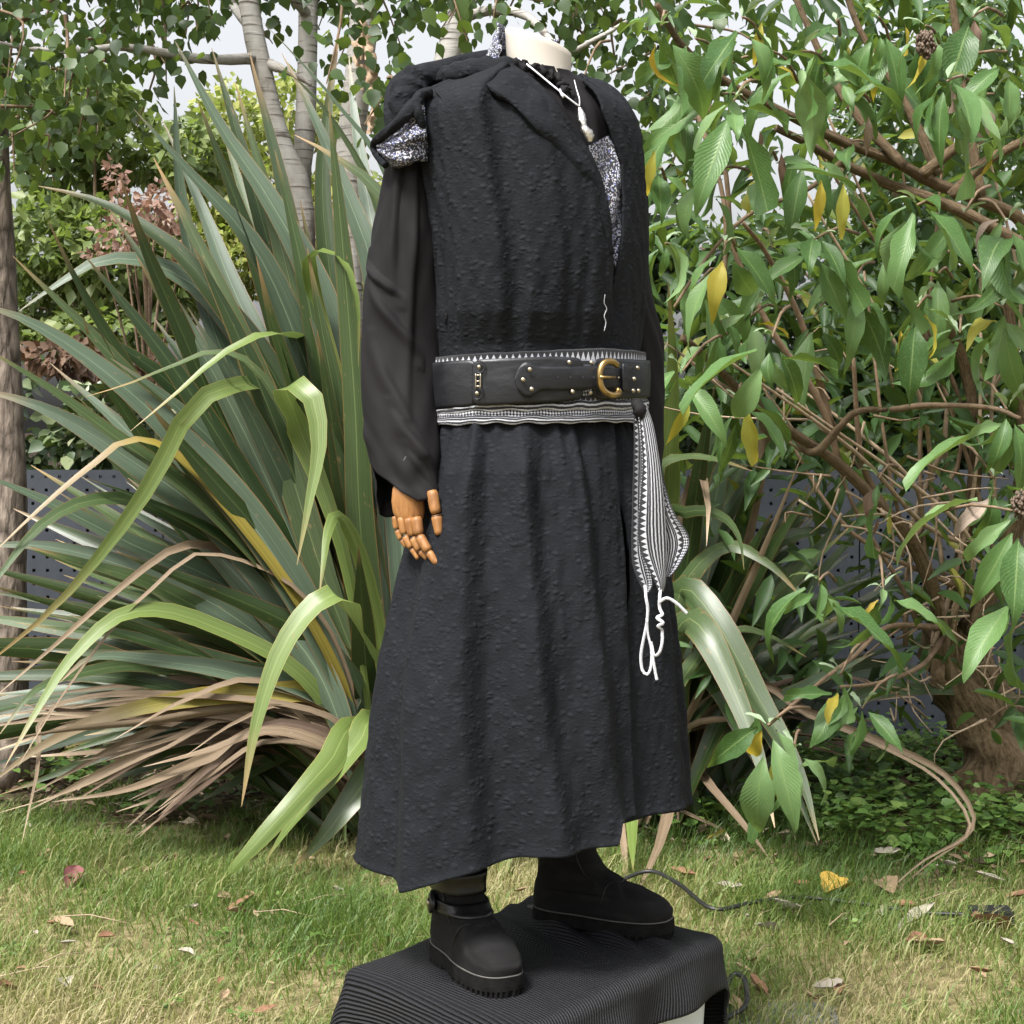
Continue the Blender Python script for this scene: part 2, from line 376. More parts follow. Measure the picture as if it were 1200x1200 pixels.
TWIG = plain('twig_bark', (.17, .115, .07), .85, var=.35, scale=50)
DRYTWIG = plain('dry_pale_twig', (.3, .225, .15), .85, var=.3, scale=60)
def fence_mat():
    t = NT('shaded_grey_blue_paint'); c = t.coords(); n1 = t.noise(c, 3, 4); n2 = t.noise(t.map(c, (30, 30, 4)), 1.0, 3)
    col = t.ramp(t.m('MULTIPLY_ADD', n2, .4, t.m('MULTIPLY', n1, .6)), [(.3, (.028, .033, .041)), (.7, (.046, .054, .066))])  # paint toned down evenly, the plants' deep shade put into its colour
    return t.done(t.principled(col=col, rough=.5, spec=.4))
FENCE = fence_mat()
VOID = plain('hole_shade_black', (.012, .012, .012), .9)  # near-black colour standing in for the shade inside holes
def ground_mat():
    t = NT('lawn_and_soil'); c = t.coords(); s = t.n('SeparateXYZ', {0: c})
    n1 = t.noise(c, 2.0, 4); n2 = t.noise(c, 26, 4); n3 = t.noise(c, 90, 3)
    lawn = t.ramp(n2, [(.3, (.07, .065, .028)), (.5, (.17, .14, .07)), (.7, (.26, .21, .12))])
    soil = t.ramp(n3, [(.3, (.012, .009, .006)), (.6, (.035, .025, .017)), (.8, (.08, .058, .04))])
    e = t.n('MapRange', {0: t.m('MULTIPLY_ADD', n1, 1.3, s.outputs[1]), 1: 5.85 - 40.0, 2: 6.3 - 40.0}).outputs[0]
    col = t.mix(e, lawn, soil)
    return t.done(t.principled(col=col, rough=.95, spec=.1, nrm=t.bump(t.m('ADD', n2, t.m('MULTIPLY', n3, .5)), .8, .02)))
GROUND = ground_mat()
GRASS = leafy('grass_blades', [(0, (.36, .31, .17)), (.25, (.29, .275, .115)), (.45, (.145, .2, .05)), (.75, (.08, .145, .026)), (1, (.045, .09, .016))], .3, .5)
COVER = leafy('ground_cover_leaves', [(0, (.04, .085, .018)), (.6, (.085, .165, .036)), (1, (.16, .24, .06))], .25)
BIRCHLEAF = leafy('birch_leaves', [(0, (.016, .038, .01)), (.6, (.034, .07, .018)), (1, (.07, .12, .03))], .38)
BIRCHLEAF1 = leafy('birch_leaf', [(0, (.022, .048, .015)), (.6, (.046, .085, .024)), (1, (.09, .14, .04))], .38, use='object')
IVY = leafy('ivy_leaves', [(0, (.01, .022, .007)), (.6, (.021, .043, .013)), (.92, (.04, .07, .02)), (1, (.12, .15, .07))], .1, .32)
VARIEGATED = leafy('variegated_ivy_leaves', [(0, (.025, .05, .02)), (.45, (.06, .1, .04)), (.7, (.2, .26, .12)), (1, (.42, .44, .26))], .12, .35)
FARGREEN = leafy('far_tree_leaves', [(0, (.075, .11, .035)), (.5, (.14, .185, .055)), (1, (.24, .28, .1))], .35)
FARYELLOW = leafy('far_yellow_green_leaves', [(0, (.16, .2, .045)), (.5, (.26, .29, .07)), (1, (.38, .38, .11))], .4)
FARPINK = leafy('far_pink_leaves', [(0, (.17, .1, .07)), (.6, (.25, .15, .115)), (1, (.3, .21, .15))], .3, tint=(.4, .22, .14, 1))
BROWNHEDGE = leafy('withered_leaves', [(0, (.06, .035, .022)), (1, (.17, .1, .06))], .1, .7, tint=(.2, .1, .05, 1))
BUDLEAF = leafy('buddleia_leaf', [(0, (.036, .088, .022)), (.4, (.068, .145, .04)), (.75, (.108, .2, .065)), (1, (.17, .265, .115))], .25, .42, 'object', vein=(.2, .29, .1))
BUDSILVER = leafy('buddleia_young_leaf', [(0, (.2, .28, .17)), (1, (.27, .35, .22))], .25, .6, 'object', vein=(.32, .38, .22))
BUDYELLOW = leafy('buddleia_yellow_leaf', [(0, (.44, .28, .035)), (.5, (.36, .32, .05)), (1, (.27, .31, .06))], .35, .5, 'object', vein=(.45, .42, .08), tint=(.75, .55, .05, 1))
BUDBROWN = leafy('buddleia_withered_leaf', [(0, (.12, .07, .045)), (1, (.3, .24, .19))], .1, .8, 'object', vein=(.2, .14, .1), tint=(.2, .12, .06, 1))
BUDSTUFF = leafy('buddleia_shaded_leaves', [(0, (.018, .045, .012)), (.5, (.036, .082, .022)), (.94, (.065, .13, .038)), (1, (.3, .27, .05))], .3, .5)  # greens darkened to paint the shade inside the shrub
FALLEN = [plain('fallen_tan', (.27, .19, .115), .85, var=.45, scale=50, bump=.3), plain('fallen_rust', (.2, .1, .055), .8, var=.5, scale=50, bump=.3),
          plain('fallen_yellow', (.45, .29, .05), .7, var=.3, scale=40, bump=.2), plain('fallen_grey', (.3, .265, .22), .9, var=.3, scale=50, bump=.3),
          plain('fallen_red', (.17, .06, .06), .8, var=.4, scale=50, bump=.3)]
STONE = plain('grey_slab', (.1, .105, .105), .8, var=.35, scale=14, bump=.5)
SEED = plain('seed_head', (.12, .085, .06), .95, var=.5, scale=220, bump=1.0)
# ================================================================== setting
KITE = (np.array([[0, 0, 0], [-.5, .42, .08], [0, 1, -.05], [.5, .42, .08]]), np.array([[0, 2, 1], [0, 3, 2]]))
OVATE = (np.array([[0, 0, 0], [-.42, .2, .07], [-.46, .5, .06], [0, 1.05, -.08], [.46, .5, .06], [.42, .2, .07], [0, .45, 0]]),
         np.array([[0, 6, 1], [1, 6, 2], [2, 6, 3], [3, 6, 4], [4, 6, 5], [5, 6, 0]]))
LANCE = (np.array([[0, 0, 0], [-.4, .2, .06], [-.5, .45, .06], [-.3, .72, .0], [0, 1, -.16], [.3, .72, .0], [.5, .45, .06], [.4, .2, .06], [0, .25, -.02], [0, .6, -.06]]),
         np.array([[0, 8, 1], [1, 8, 2], [8, 9, 2], [2, 9, 3], [3, 9, 4], [4, 9, 5], [5, 9, 6], [6, 9, 8], [6, 8, 7], [7, 8, 0]]))
def leaves_arrays(pos, along, normal, length, width, tmpl, rnd):
    """many leaves at once: positions (n,3), axes, sizes; uv.x = the leaf's own random number"""
    tv, tf = tmpl; n, k = len(pos), len(tv)
    along = unit(along); side = unit(np.cross(along, normal)); nn = np.cross(side, along)
    L = np.broadcast_to(length, (n,))[:, None, None]; W = np.broadcast_to(width, (n,))[:, None, None]
    V = pos[:, None] + side[:, None] * tv[None, :, :1] * W + along[:, None] * tv[None, :, 1:2] * L + nn[:, None] * tv[None, :, 2:3] * L
    F = (tf[None] + (np.arange(n) * k)[:, None, None]).reshape(-1, 3)
    U = np.stack(np.broadcast_arrays(rnd[:, None], tv[None, :, 1]), -1)
    return V.reshape(-1, 3), F, U.reshape(-1, 2)
def rand_dirs(n, r, bias=(0, 0, 0)): return unit(r.normal(size=(n, 3)) + np.array(bias))
def blob_points(blobs, n, r, shell=.55):
    """points through a set of ellipsoids (centre, radii), denser towards their skins"""
    vol = np.array([np.prod(b[1]) ** .67 for b in blobs]); pick = r.choice(len(blobs), n, p=vol / vol.sum())
    c = np.array([b[0] for b in blobs])[pick]; rad = np.array([b[1] for b in blobs])[pick]
    d = rand_dirs(n, r); q = shell + (1 - shell) * r.random(n) ** .5; q *= 1 + .18 * wob(d[:, 0] * 3 + c[:, 0] * 9, d[:, 2] * 3 + c[:, 1] * 7, 5, fa=(1, 4), fb=(1, 4))
    return c + d * rad * q[:, None], d
def foliage(name, blobs, n, size, mat, parent, seed, tmpl=KITE, ratio=.62, shell=.55, droop=.5, kind='stuff'):
    r = np.random.default_rng(seed); p, d = blob_points(blobs, n, r, shell)
    al = unit(d * .7 + rand_dirs(n, r) + np.array([0, 0, -droop])); no = unit(rand_dirs(n, r) * .8 + np.array([0, -.4, .8]))
    s = size * r.uniform(.65, 1.35, n)
    V, F, U = leaves_arrays(p, al, no, s, s * ratio, tmpl, np.clip(r.random(n) * .8 + .2 * wob(p[:, 0] * 3, p[:, 2] * 3, seed), 0, 1))
    return tag(obj(name, mesh(name, V, F, U, False), mat, parent), kind=kind)

# ---- ground
gx = np.r_[-90, -30, np.linspace(-8, 8, 81), 30, 90]; gy = np.r_[-60, -12, np.linspace(-2, 12, 71), 30, 140]
XX, YY = np.meshgrid(gx, gy)
def ground_z(x, y): return .012 * wob(x, y, 31, fa=(.6, 2.4), fb=(.6, 2.4)) * (np.abs(x) < 9) + np.clip((y - 5.6) / 3, 0, 1) * .04
ZZ = ground_z(XX, YY) - .015
ground = obj('ground', grid_mesh('ground', np.stack([XX, YY, ZZ], -1)), GROUND); tag(ground, kind='structure')

# ---- lawn
def bed_edge(x): return 5.42 - .42 * np.clip((x - .1) / .9, 0, 1) + .12 * np.sin(x * 3.1) + .08 * np.sin(x * 8.3 + 1)
BOX_C, BOX_U, BOX_V = np.array([.046, 2.83]), unit(np.array([.351, .48])), unit(np.array([.314, -.28]))
BOX_LU, BOX_LV, BOX_H = .57, .42, .35
def in_box(x, y, m=.0):
    d = np.stack([x - BOX_C[0], y - BOX_C[1]], -1); return (np.abs(d @ BOX_U) < BOX_LU / 2 + m) & (np.abs(d @ BOX_V) < BOX_LV / 2 + m)
def make_grass():
    r = np.random.default_rng(11); n = 250000
    x = r.uniform(-2.3, 2.3, n); y = 2.0 + 3.9 * r.random(n) ** .8
    thin = wob(x * 1.0, y * 1.0, 77, fa=(1, 5), fb=(1, 5))
    bare = wob(x, y, 78, fa=(3, 9), fb=(3, 9))
    edge = (bed_edge(x) - y) / .35 + .5 * bare
    keep = (r.random(n) < np.clip(edge + .15, 0, 1)) & ~in_box(x, y, -.01) & (r.random(n) < np.clip(.85 + .4 * bare, .3, 1)) & (np.abs(x) < .42 * y + .35)
    x, y, thin, bare = x[keep], y[keep], thin[keep], bare[keep]; n = len(x)
    gfac = np.clip(.46 + .42 * thin + .16 * wob(x, y, 79, fa=(4, 14), fb=(4, 14)) + .12 * (y - 4.2) + .15 * (x > .2) + r.normal(0, .2, n), 0, 1)
    h = (.022 + .07 * r.random(n) ** 2.4) * (1 + .5 * np.clip(bare, 0, 1)) * (.75 + .4 * gfac)
    a = r.uniform(0, 6.283, n); lean = r.uniform(.1, 1.5, n) * h; w = r.uniform(.0008, .0016, n) * np.where(r.random(n) < .08, 2.0, 1)
    b = np.stack([x, y, ground_z(x, y) - .018], -1); dv = np.stack([np.cos(a), np.sin(a), 0 * a], -1); sd = np.stack([-np.sin(a + .8), np.cos(a + .8), 0 * a], -1) * w[:, None]
    mid = b + dv * (lean * .35)[:, None] + np.array([0, 0, 1]) * (h * .62)[:, None]; tip = b + dv * lean[:, None] + np.array([0, 0, 1]) * (h * (1 - .25 * lean / h / 1.3))[:, None]
    V = np.stack([b - sd, b + sd, mid + sd * .8, mid - sd * .8, tip], 1).reshape(-1, 3)
    k = (np.arange(n) * 5)[:, None]; F = np.concatenate([k + [0, 1, 2], k + [0, 2, 3], k + [3, 2, 4]], 1).reshape(-1, 3)
    U = np.stack(np.broadcast_arrays(gfac[:, None], np.array([0, 0, .6, .6, 1.])[None]), -1).reshape(-1, 2)
    return mesh('lawn_grass', V, F, U, False)
tag(obj('lawn_grass', make_grass(), GRASS), 'short dry green and straw coloured lawn grass', 'grass', kind='stuff')

# ---- litter: shreds of dry leaf over the soil bed
def litter():
    r = np.random.default_rng(5); n = 5200
    x = r.uniform(-2.4, 2.4, n); y = bed_edge(x) - .25 + r.random(n) ** 1.3 * 1.6
    p = np.stack([x, y, ground_z(x, y) + r.uniform(-.012, .02, n)], -1)
    L = r.uniform(.015, .075, n)
    V, F, U = leaves_arrays(p, rand_dirs(n, r) * [1, 1, .2], rand_dirs(n, r, (0, 0, 2.5)), L, L * r.uniform(.08, .6, n), KITE, r.random(n))
    return mesh('leaf_litter', V, F, U, False)
LITTER = leafy('dry_litter', [(0, (.04, .026, .017)), (.5, (.13, .085, .05)), (.85, (.26, .19, .12)), (1, (.4, .33, .25))], .05, .85, tint=(.2, .12, .06, 1))
tag(obj('leaf_litter', litter(), LITTER), 'brown shreds of dead leaves on the soil bed', 'leaf litter', kind='stuff')
def cover():
    r = np.random.default_rng(15); pos, al, sz = [], [], []
    for i in range(1250):
        x = r.uniform(.3, 2.4) if i < 1080 else r.uniform(-2.2, -.6); y = bed_edge(x) - .16 + r.random() ** 1.1 * (1.6 if x > 0 else 1.2)
        if x > 0 and wob(np.array(x * 2.), np.array(y * 2.), 4) < -.6: continue
        if i % 9 == 0: x = r.uniform(-2, 2.2); y = r.uniform(3.4, 5.2)
        if in_box(np.array(x), np.array(y), .08): continue
        h = r.uniform(.03, .17) if i % 9 else r.uniform(.01, .035)
        for k in range(r.integers(7, 16)):
            a = r.uniform(0, 6.28); q = r.uniform(.005, .055); zz = h * r.uniform(.25, 1)
            q *= 1 if i % 9 else .5; sz.append(1 if i % 9 else .42); pos.append((x + q * math.cos(a), y + q * math.sin(a), ground_z(x, y) + zz)); al.append((math.cos(a), math.sin(a), r.uniform(-.3, .35)))
    pos, al = np.array(pos), np.array(al); n = len(pos); L = r.uniform(.02, .05, n) * np.array(sz)
    V, F, U = leaves_arrays(pos, al, np.array([0, 0, 1.]) + .35 * r.normal(size=(n, 3)), L, L * .8, OVATE, r.random(n))
    return mesh('ground_cover', V, F, U, False)
tag(obj('ground_cover', cover(), COVER), 'low green ground cover plants under the shrub', 'ground cover', kind='stuff')

# ---- perforated fence
def perforated(w, h, pitch=.05, hole=.012, depth=.012):
    nx, nz = int(w / pitch), int(h / pitch); V, F = [], []; px, pz = w / nx, h / nz; s = hole / 2
    for j in range(nz):
        for i in range(nx):
            x0, z0 = i * px, j * pz; cx, cz = x0 + px / 2, z0 + pz / 2; b = len(V)
            V += [(x0, 0, z0), (x0 + px, 0, z0), (x0 + px, 0, z0 + pz), (x0, 0, z0 + pz)]
            V += [(cx - s, 0, cz - s), (cx + s, 0, cz - s), (cx + s, 0, cz + s), (cx - s, 0, cz + s)]
            V += [(cx - s, depth, cz - s), (cx + s, depth, cz - s), (cx + s, depth, cz + s), (cx - s, depth, cz + s)]
            for k in range(4):
                k2 = (k + 1) % 4; F.append((b + k, b + k2, b + 4 + k2, b + 4 + k)); F.append((b + 4 + k, b + 4 + k2, b + 8 + k2, b + 8 + k))
    return mesh('perforated_sheet', np.array(V), np.array(F), None, 'flat')
def box_arrays(x0, x1, y0, y1, z0, z1):
    V = np.array([(x, y, z) for z in (z0, z1) for y in (y0, y1) for x in (x0, x1)], float)
    return V, np.array([[0, 2, 3, 1], [4, 5, 7, 6], [0, 1, 5, 4], [2, 6, 7, 3], [0, 4, 6, 2], [1, 3, 7, 5]])
FY = 6.6
fence = thing('perforated_fence', (0, FY, 0), 'grey blue perforated metal fence behind the flax and the shrub', 'fence')
sheet = perforated(.895, 1.04)
sheet.materials.append(FENCE)
V, F = box_arrays(0, .895, .02, .03, 0, 1.04); back = mesh('hole_shade', V, F, None, 'flat'); back.materials.append(VOID)
V, F = box_arrays(-.02, .02, -.012, .03, -.1, 1.06); post = mesh('post', V, F, None, 'flat'); post.materials.append(FENCE)
for i in range(7):
    x = -3.15 + i * .9
    s = link(bpy.data.objects.new('panel', sheet), fence); s.location = (x, 0, .01)
    b = link(bpy.data.objects.new('hole_shade_sheet', back), s)  # added dark sheet: painted shade behind the perforations
    if i: q = link(bpy.data.objects.new('post', post), fence); q.location = (x - .0025, .05, 0)

# ---- hedge and ivy above the fence
hb = []
r = np.random.default_rng(3)
for i in range(60):
    x = r.uniform(.2, 2.9); hb.append(((x, FY + .32 + r.uniform(0, .25), r.uniform(.3, 2.15)), (r.uniform(.18, .34), .25, r.uniform(.16, .3))))
hedge = thing('ivy_hedge', (1.4, FY + .4, 0), 'dark glossy ivy hedge above the fence behind the leafy shrub', 'hedge')
foliage('foliage', hb, 19000, .06, IVY, hedge, 21, OVATE, .85, .5)
for k in range(9):
    x = .5 + .26 * k; p0 = np.array([x, FY + .45, 0]); tube('stem', spline([p0, p0 + [.05, 0, .6], p0 + [-.08 + .02 * k, .03, 1.2], p0 + [.04, .05, 1.7]], 9), np.linspace(.018, .006, 9), TWIG, hedge, 6)
hb2 = []
for i in range(64):
    x = r.uniform(-2.8, -.1); hb2.append(((x, FY + .3 + r.uniform(0, .2), r.uniform(.25, 1.42)), (r.uniform(.16, .3), .2, r.uniform(.14, .24))))
vhedge = thing('variegated_ivy_hedge', (-1.5, FY + .35, 0), 'cream edged variegated ivy hedge above the fence by the scaly trunk', 'hedge')
foliage('foliage', hb2, 15000, .055, VARIEGATED, vhedge, 22, OVATE, .85, .5)
foliage('withered_foliage', [((-1.72, FY + .08, 1.49), (.2, .14, .07)), ((-1.5, FY + .12, 1.44), (.12, .12, .05))], 420, .05, BROWNHEDGE, vhedge, 23, OVATE, .6, .2)
for k in range(7):
    x = -2.4 + .33 * k; p0 = np.array([x, FY + .42, 0]); tube('stem', spline([p0, p0 + [.05, 0, .5], p0 + [-.06, .02, 1.0], p0 + [.04, .05, 1.3]], 8), np.linspace(.016, .006, 8), TWIG, vhedge, 6)

# ---- far trees and shrubs beyond the fence
def far_tree(name, label, px, Y, blobs_px, n, size, mat, seed, group=None, trunk_r=.06):
    """blobs_px: (px, py, rx_px, ry_px, depth radius m)"""
    base = G(px, 600, 0) if False else np.array([(px - 600) / FPX * Y, Y, 0.])
    t = thing(name, base, label, 'tree' if 'tree' in name else 'shrub', group)
    bl = []
    for (a, b, rx, ry, rd) in blobs_px:
        s = Y / FPX; bl.append((P(a, b, Y + np.random.default_rng(int(a * 7 + b)).uniform(-.4, .4)), (rx * s, rd, ry * s)))
    top = np.mean([b[0] for b in bl], 0)
    tube('trunk', spline([base, base * [1, 1, 0] + np.array([.05, 0, top[2] * .5]), top], 8), np.linspace(trunk_r, trunk_r * .35, 8), TWIG, t, 8, .1)
    for k, b in enumerate(bl): 
        s0 = base * [1, 1, 0] + np.array([.03, 0, top[2] * (.45 + .06 * (k % 6))])
        tube('branch', spline([s0, (s0 + b[0]) / 2 + [0, 0, .06], b[0]], 6), np.linspace(trunk_r * .4, trunk_r * .12, 6), TWIG, t, 5)
    foliage('crown', bl, n, size, mat, t, seed)
    return t
far_tree('broadleaf_tree', 'light green airy tree beyond the fence behind the pink shrub', 110, 11.0,
         [(80, 200, 60, 50, .5), (150, 170, 60, 40, .5), (60, 280, 60, 50, .5), (130, 300, 70, 60, .6), (30, 360, 50, 40, .4), (200, 330, 50, 60, .5), (120, 390, 70, 30, .5), (230, 180, 40, 40, .4), (45, 130, 45, 40, .4), (110, 110, 40, 30, .4)], 9000, .085, FARGREEN, 41)
far_tree('broadleaf_tree', 'bright yellow green tree beyond the fence behind the birch stems', 330, 13.0,
         [(270, 150, 45, 50, .5), (300, 230, 50, 50, .6), (250, 220, 40, 50, .5), (340, 130, 30, 40, .4), (390, 150, 25, 40, .4), (290, 300, 60, 50, .6), (380, 260, 40, 60, .5), (440, 260, 30, 50, .4), (235, 290, 40, 50, .4), (430, 350, 60, 60, .5)], 9000, .075, FARYELLOW, 42)
far_tree('pink_shrub', 'dusty pink leaved shrub beyond the fence among green trees', 170, 9.4,
         [(135, 210, 12, 20, .12), (150, 235, 18, 16, .15), (175, 250, 22, 18, .2), (200, 255, 14, 14, .15), (140, 275, 22, 14, .18), (185, 225, 10, 12, .1), (120, 300, 20, 10, .12), (215, 290, 16, 18, .12)], 520, .05, FARPINK, 43, trunk_r=.03)
far_tree('broadleaf_tree', 'deep green tree far behind the leafy shrub on open sky', 1080, 11.5,
         [(1130, 30, 50, 40, .5), (1170, 110, 60, 50, .5), (1050, 150, 70, 50, .6), (1180, 190, 60, 50, .5), (1090, 230, 80, 50, .6), (1000, 265, 60, 30, .5), (900, 280, 50, 25, .4), (820, 290, 40, 25, .4)], 4200, .085, BIRCHLEAF, 44)

# ---- birches
leaf_birch = mesh('birch_leaf', np.c_[OVATE[0][:, 0] * .038, OVATE[0][:, 1] * .046, OVATE[0][:, 2] * .046], OVATE[1], np.stack([OVATE[0][:, 0] + .5, OVATE[0][:, 1]], -1), False)
leaf_birch.materials.append(BIRCHLEAF1)
def place_leaf(name, me, parent, pos, along, normal, scale):
    al = unit(np.asarray(along, float)); sd = unit(np.cross(al, normal)); nn = np.cross(sd, al)
    o = bpy.data.objects.new(name, me); link(o, parent); w = origin(parent)
    M = Matrix(((sd[0], al[0], nn[0], pos[0]), (sd[1], al[1], nn[1], pos[1]), (sd[2], al[2], nn[2], pos[2]), (0, 0, 0, 1)))
    o.matrix_local = Matrix.Translation(-w) @ M @ Matrix.Scale(scale, 4)
    return o
def birch(label, trunk_px, Y, rad_px, limbs, twigs, seed, nsolo=60, bark=None, name='birch_tree', group='birch trees behind the flax', leafs=34):
    r = np.random.default_rng(seed); s = Y / FPX
    pts = [P(a, b, Y) for a, b in trunk_px]; foot = np.array([pts[-1][0], Y, -.03])
    path = spline([foot, foot + (pts[-1] - foot) * .5] + pts[::-1], 26)
    t = thing(name, foot * [1, 1, 0], label, 'tree', group)
    rad = np.linspace(rad_px * 1.05, rad_px * .74, 26) * s
    tube('trunk', path, rad, bark or BIRCH, t, 14, .05, seed)
    for lp in limbs:
        q = spline([P(a, b, Y + d) for a, b, d in lp], 14); tube('branch', q, np.linspace(7, 2, 14) * s, BIRCH if bark is None else TWIG, t, 7, .08, seed)
    pos, al = [], []
    sw = Soup()
    for (a, b, d, lx, ly) in twigs:
        p0 = P(a, b, Y + d); p1 = P(a + lx, b + ly, Y + d + r.uniform(-.15, .15)); m = (p0 + p1) / 2 + np.array([r.normal() * .05, r.normal() * .08, .06])
        q = spline([p0, m, p1], 8); V, F, U = tube_arrays(q, np.linspace(.006, .0022, 8), 4, cap=False); sw.add(V, F, U)
        for k in range(leafs):
            u = r.random(); c = q[int(u * 7)] + (r.normal(size=3) * [.07, .09, .06]); pos.append(c); al.append(r.normal(size=3) * .6 + [0, -.1, -.9])
    tag(obj('twigs', sw.mesh('twigs'), TWIG, t), kind='stuff')
    pos, al = np.array(pos), np.array(al); n = len(pos); no = r.normal(size=(n, 3)) * .7 + [0, -.9, .3]
    vis = pos[:, 2] < 1.25 + .25 * pos[:, 1]
    near = np.argsort(pos[:, 1] + 5 * ~vis)[:nsolo]
    mask = np.ones(n, bool); mask[near] = False
    for i in near: place_leaf('leaf', leaf_birch, t, pos[i], al[i], no[i], r.uniform(.8, 1.35))
    L = r.uniform(.03, .058, mask.sum())
    V, F, U = leaves_arrays(pos[mask], al[mask], no[mask], L, L * .85, OVATE, r.random(mask.sum()))
    tag(obj('crown', mesh('crown', V, F, U, False), BIRCHLEAF, t), kind='stuff')
    top = path[-1]; bl = [(top + np.array([r.uniform(-.8, .8), r.uniform(-.3, 1.2), .55 + r.uniform(0, .9)]), (r.uniform(.5, .8), r.uniform(.5, .8), r.uniform(.25, .4))) for _ in range(5)]
    for b in bl: tube('branch', spline([top - [0, 0, .25], (top + b[0]) / 2, b[0]], 6), np.linspace(5, 2, 6) * s, BIRCH if bark is None else TWIG, t, 6)
    tube('trunk_top', np.array([top - [0, 0, .05], top + [.02, .03, .5]]), [rad_px * .73 * s, rad_px * .45 * s], bark or BIRCH, t, 12)
    foliage('upper_crown', bl, 1500, .09, BIRCHLEAF, t, seed + 7, KITE, .8, .2)
    return t
def twig_field(seed, n, x0, x1, y0, y1, d0=-.8, d1=.6, drop=(30, 110)):
    r = np.random.default_rng(seed); return [(r.uniform(x0, x1), r.uniform(y0, y1), r.uniform(d0, d1), r.normal() * 35, r.uniform(*drop)) for _ in range(n)]
birch('leaning white birch stem in front of bright yellow foliage', [(288, -180), (291, 0), (302, 60), (318, 130), (340, 200), (356, 240)], 6.15, 15,
      [[(300, 68, 0), (260, 70, -.2), (210, 66, -.4), (150, 55, -.5), (60, 60, -.6), (-30, 45, -.7)], [(315, 75, 0), (340, 85, -.1), (365, 100, -.1)], [(292, 30, 0), (270, 0, .1), (250, -60, .2)]],
      twig_field(1, 40, -30, 270, -110, 80) + twig_field(12, 7, 0, 90, 70, 170, drop=(20, 70)), 51, 90)
birch('straight smooth birch stem between two other birch stems', [(360, -180), (361, 0), (360, 80), (357, 160), (352, 235)], 6.3, 14,
      [[(362, 20, 0), (330, -20, -.2), (300, -70, -.3)]], twig_field(2, 13, 260, 430, -110, -20), 52, 40)
birch('thick birch stem with ragged peeling bark beside the flax tips', [(428, -180), (427, 0), (422, 70), (415, 130), (410, 190), (407, 260)], 6.0, 20,
      [[(428, 20, 0), (455, -30, -.2), (470, -80, -.3)]], twig_field(3, 14, 400, 560, -110, 0) + twig_field(13, 5, 440, 475, 60, 120, drop=(30, 80)), 53, 60)
birch('short birch stem rising behind the mannequin neck', [(556, -180), (545, 0), (536, 30), (522, 75), (505, 150), (500, 240)], 6.1, 19,
      [[(540, 20, 0), (580, 12, -.2), (620, 20, -.3), (660, 60, -.4), (700, 45, -.5), (735, 25, -.5)], [(660, 60, -.4), (640, 75, -.4), (600, 90, -.3)]],
      twig_field(4, 26, 560, 800, -110, 30) + twig_field(14, 13, 680, 860, 20, 170, drop=(20, 90)), 54, 80)
# peeling strips on the thick stem
bt = [o for o in bpy.data.objects if o.get('label', '').startswith('thick birch')][0]
for k, (a, b, h, w) in enumerate([(431, 30, 40, 9), (434, 62, 35, 8), (424, 20, 50, 6), (436, 85, 30, 8), (438, 110, 26, 6), (418, 48, 30, 6), (434, 135, 22, 6), (425, 75, 30, 5)]):
    rr = np.random.default_rng(k); rows = []
    for i in range(7):
        u = i / 6; y = b + h * u; curl = .012 + .03 * u * u + .006 * rr.normal()
        rows.append([P(a - w * (1 - .5 * u) + rr.normal() * 1.2, y, 5.95 - curl), P(a + rr.normal(), y, 5.945 - curl * 1.5), P(a + w * (1 - .6 * u) + rr.normal() * 1.2, y, 5.96 - curl * .6)])
    obj('bark_strip', grid_mesh('bark_strip', np.array(rows)), PEEL, bt)
# scaly trunk at the left edge
birch('rough scaly grey brown trunk wrapped close by flax leaves', [(-30, -180), (-22, 0), (-14, 120), (-6, 300), (2, 460), (6, 600), (6, 800)], 5.75, 26,
      [[(-18, 60, 0), (30, 20, -.2), (90, -20, -.3)]], twig_field(6, 12, -60, 110, -100, 20), 55, 30, BARK, 'scaly_tree', None)
# ================================================================== flax
def blade(name, pts, width, kind, parent, roll=0.0, fold=.22, n=30, prof=None, seed=0):
    """sword leaf along 3D points (base first); width in metres"""
    r = np.random.default_rng(seed); q = spline(pts, n); T = unit(np.gradient(q, axis=0)); v = np.linspace(0, 1, n)
    prof = prof if prof is not None else np.interp(v, [0, .12, .4, .6, .8, .93, 1], [.5, .6, 1, .93, .58, .22, .02])
    view = unit(np.array([0, 0, CAM_H]) - q); W = np.zeros_like(q); prev = None
    for i in range(n):
        hint = view[i] * .75 + np.array([0, 0, .55]); w = np.cross(T[i], hint); w = unit(w - T[i] * np.dot(w, T[i]))
        b = np.cross(T[i], w); w = w * math.cos(roll) + b * math.sin(roll)
        if prev is not None:
            if np.dot(w, prev) < 0: w = -w
            w = unit(.6 * w + .4 * (prev - T[i] * np.dot(prev, T[i])))
        W[i] = prev = w
    N = np.cross(T, W); up = np.sign(N[:, 2:3] + 1e-6); N = N * up[n // 3]
    wob_e = 1 + .06 * np.sin(v * r.uniform(8, 20) + r.uniform(0, 6))
    half = (width / 2 * prof * wob_e)[:, None]
    f = fold * np.interp(v, [0, .3, 1], [1.6, 1, .5])[:, None]
    cols = [q - W * half + N * half * f, q - W * half * .5 + N * half * f * .35, q - N * half * f * .35, q + W * half * .5 + N * half * f * .35, q + W * half + N * half * f]
    me = grid_mesh(name, np.stack(cols, 1)); return obj(name, me, FLAX[kind], parent)
FB = np.array([-.30, 5.02, 0.])
flax = thing('flax_plant', FB, 'huge flax clump of long sword leaves with dead skirt behind the mannequin', 'plant')
cnt = [0]
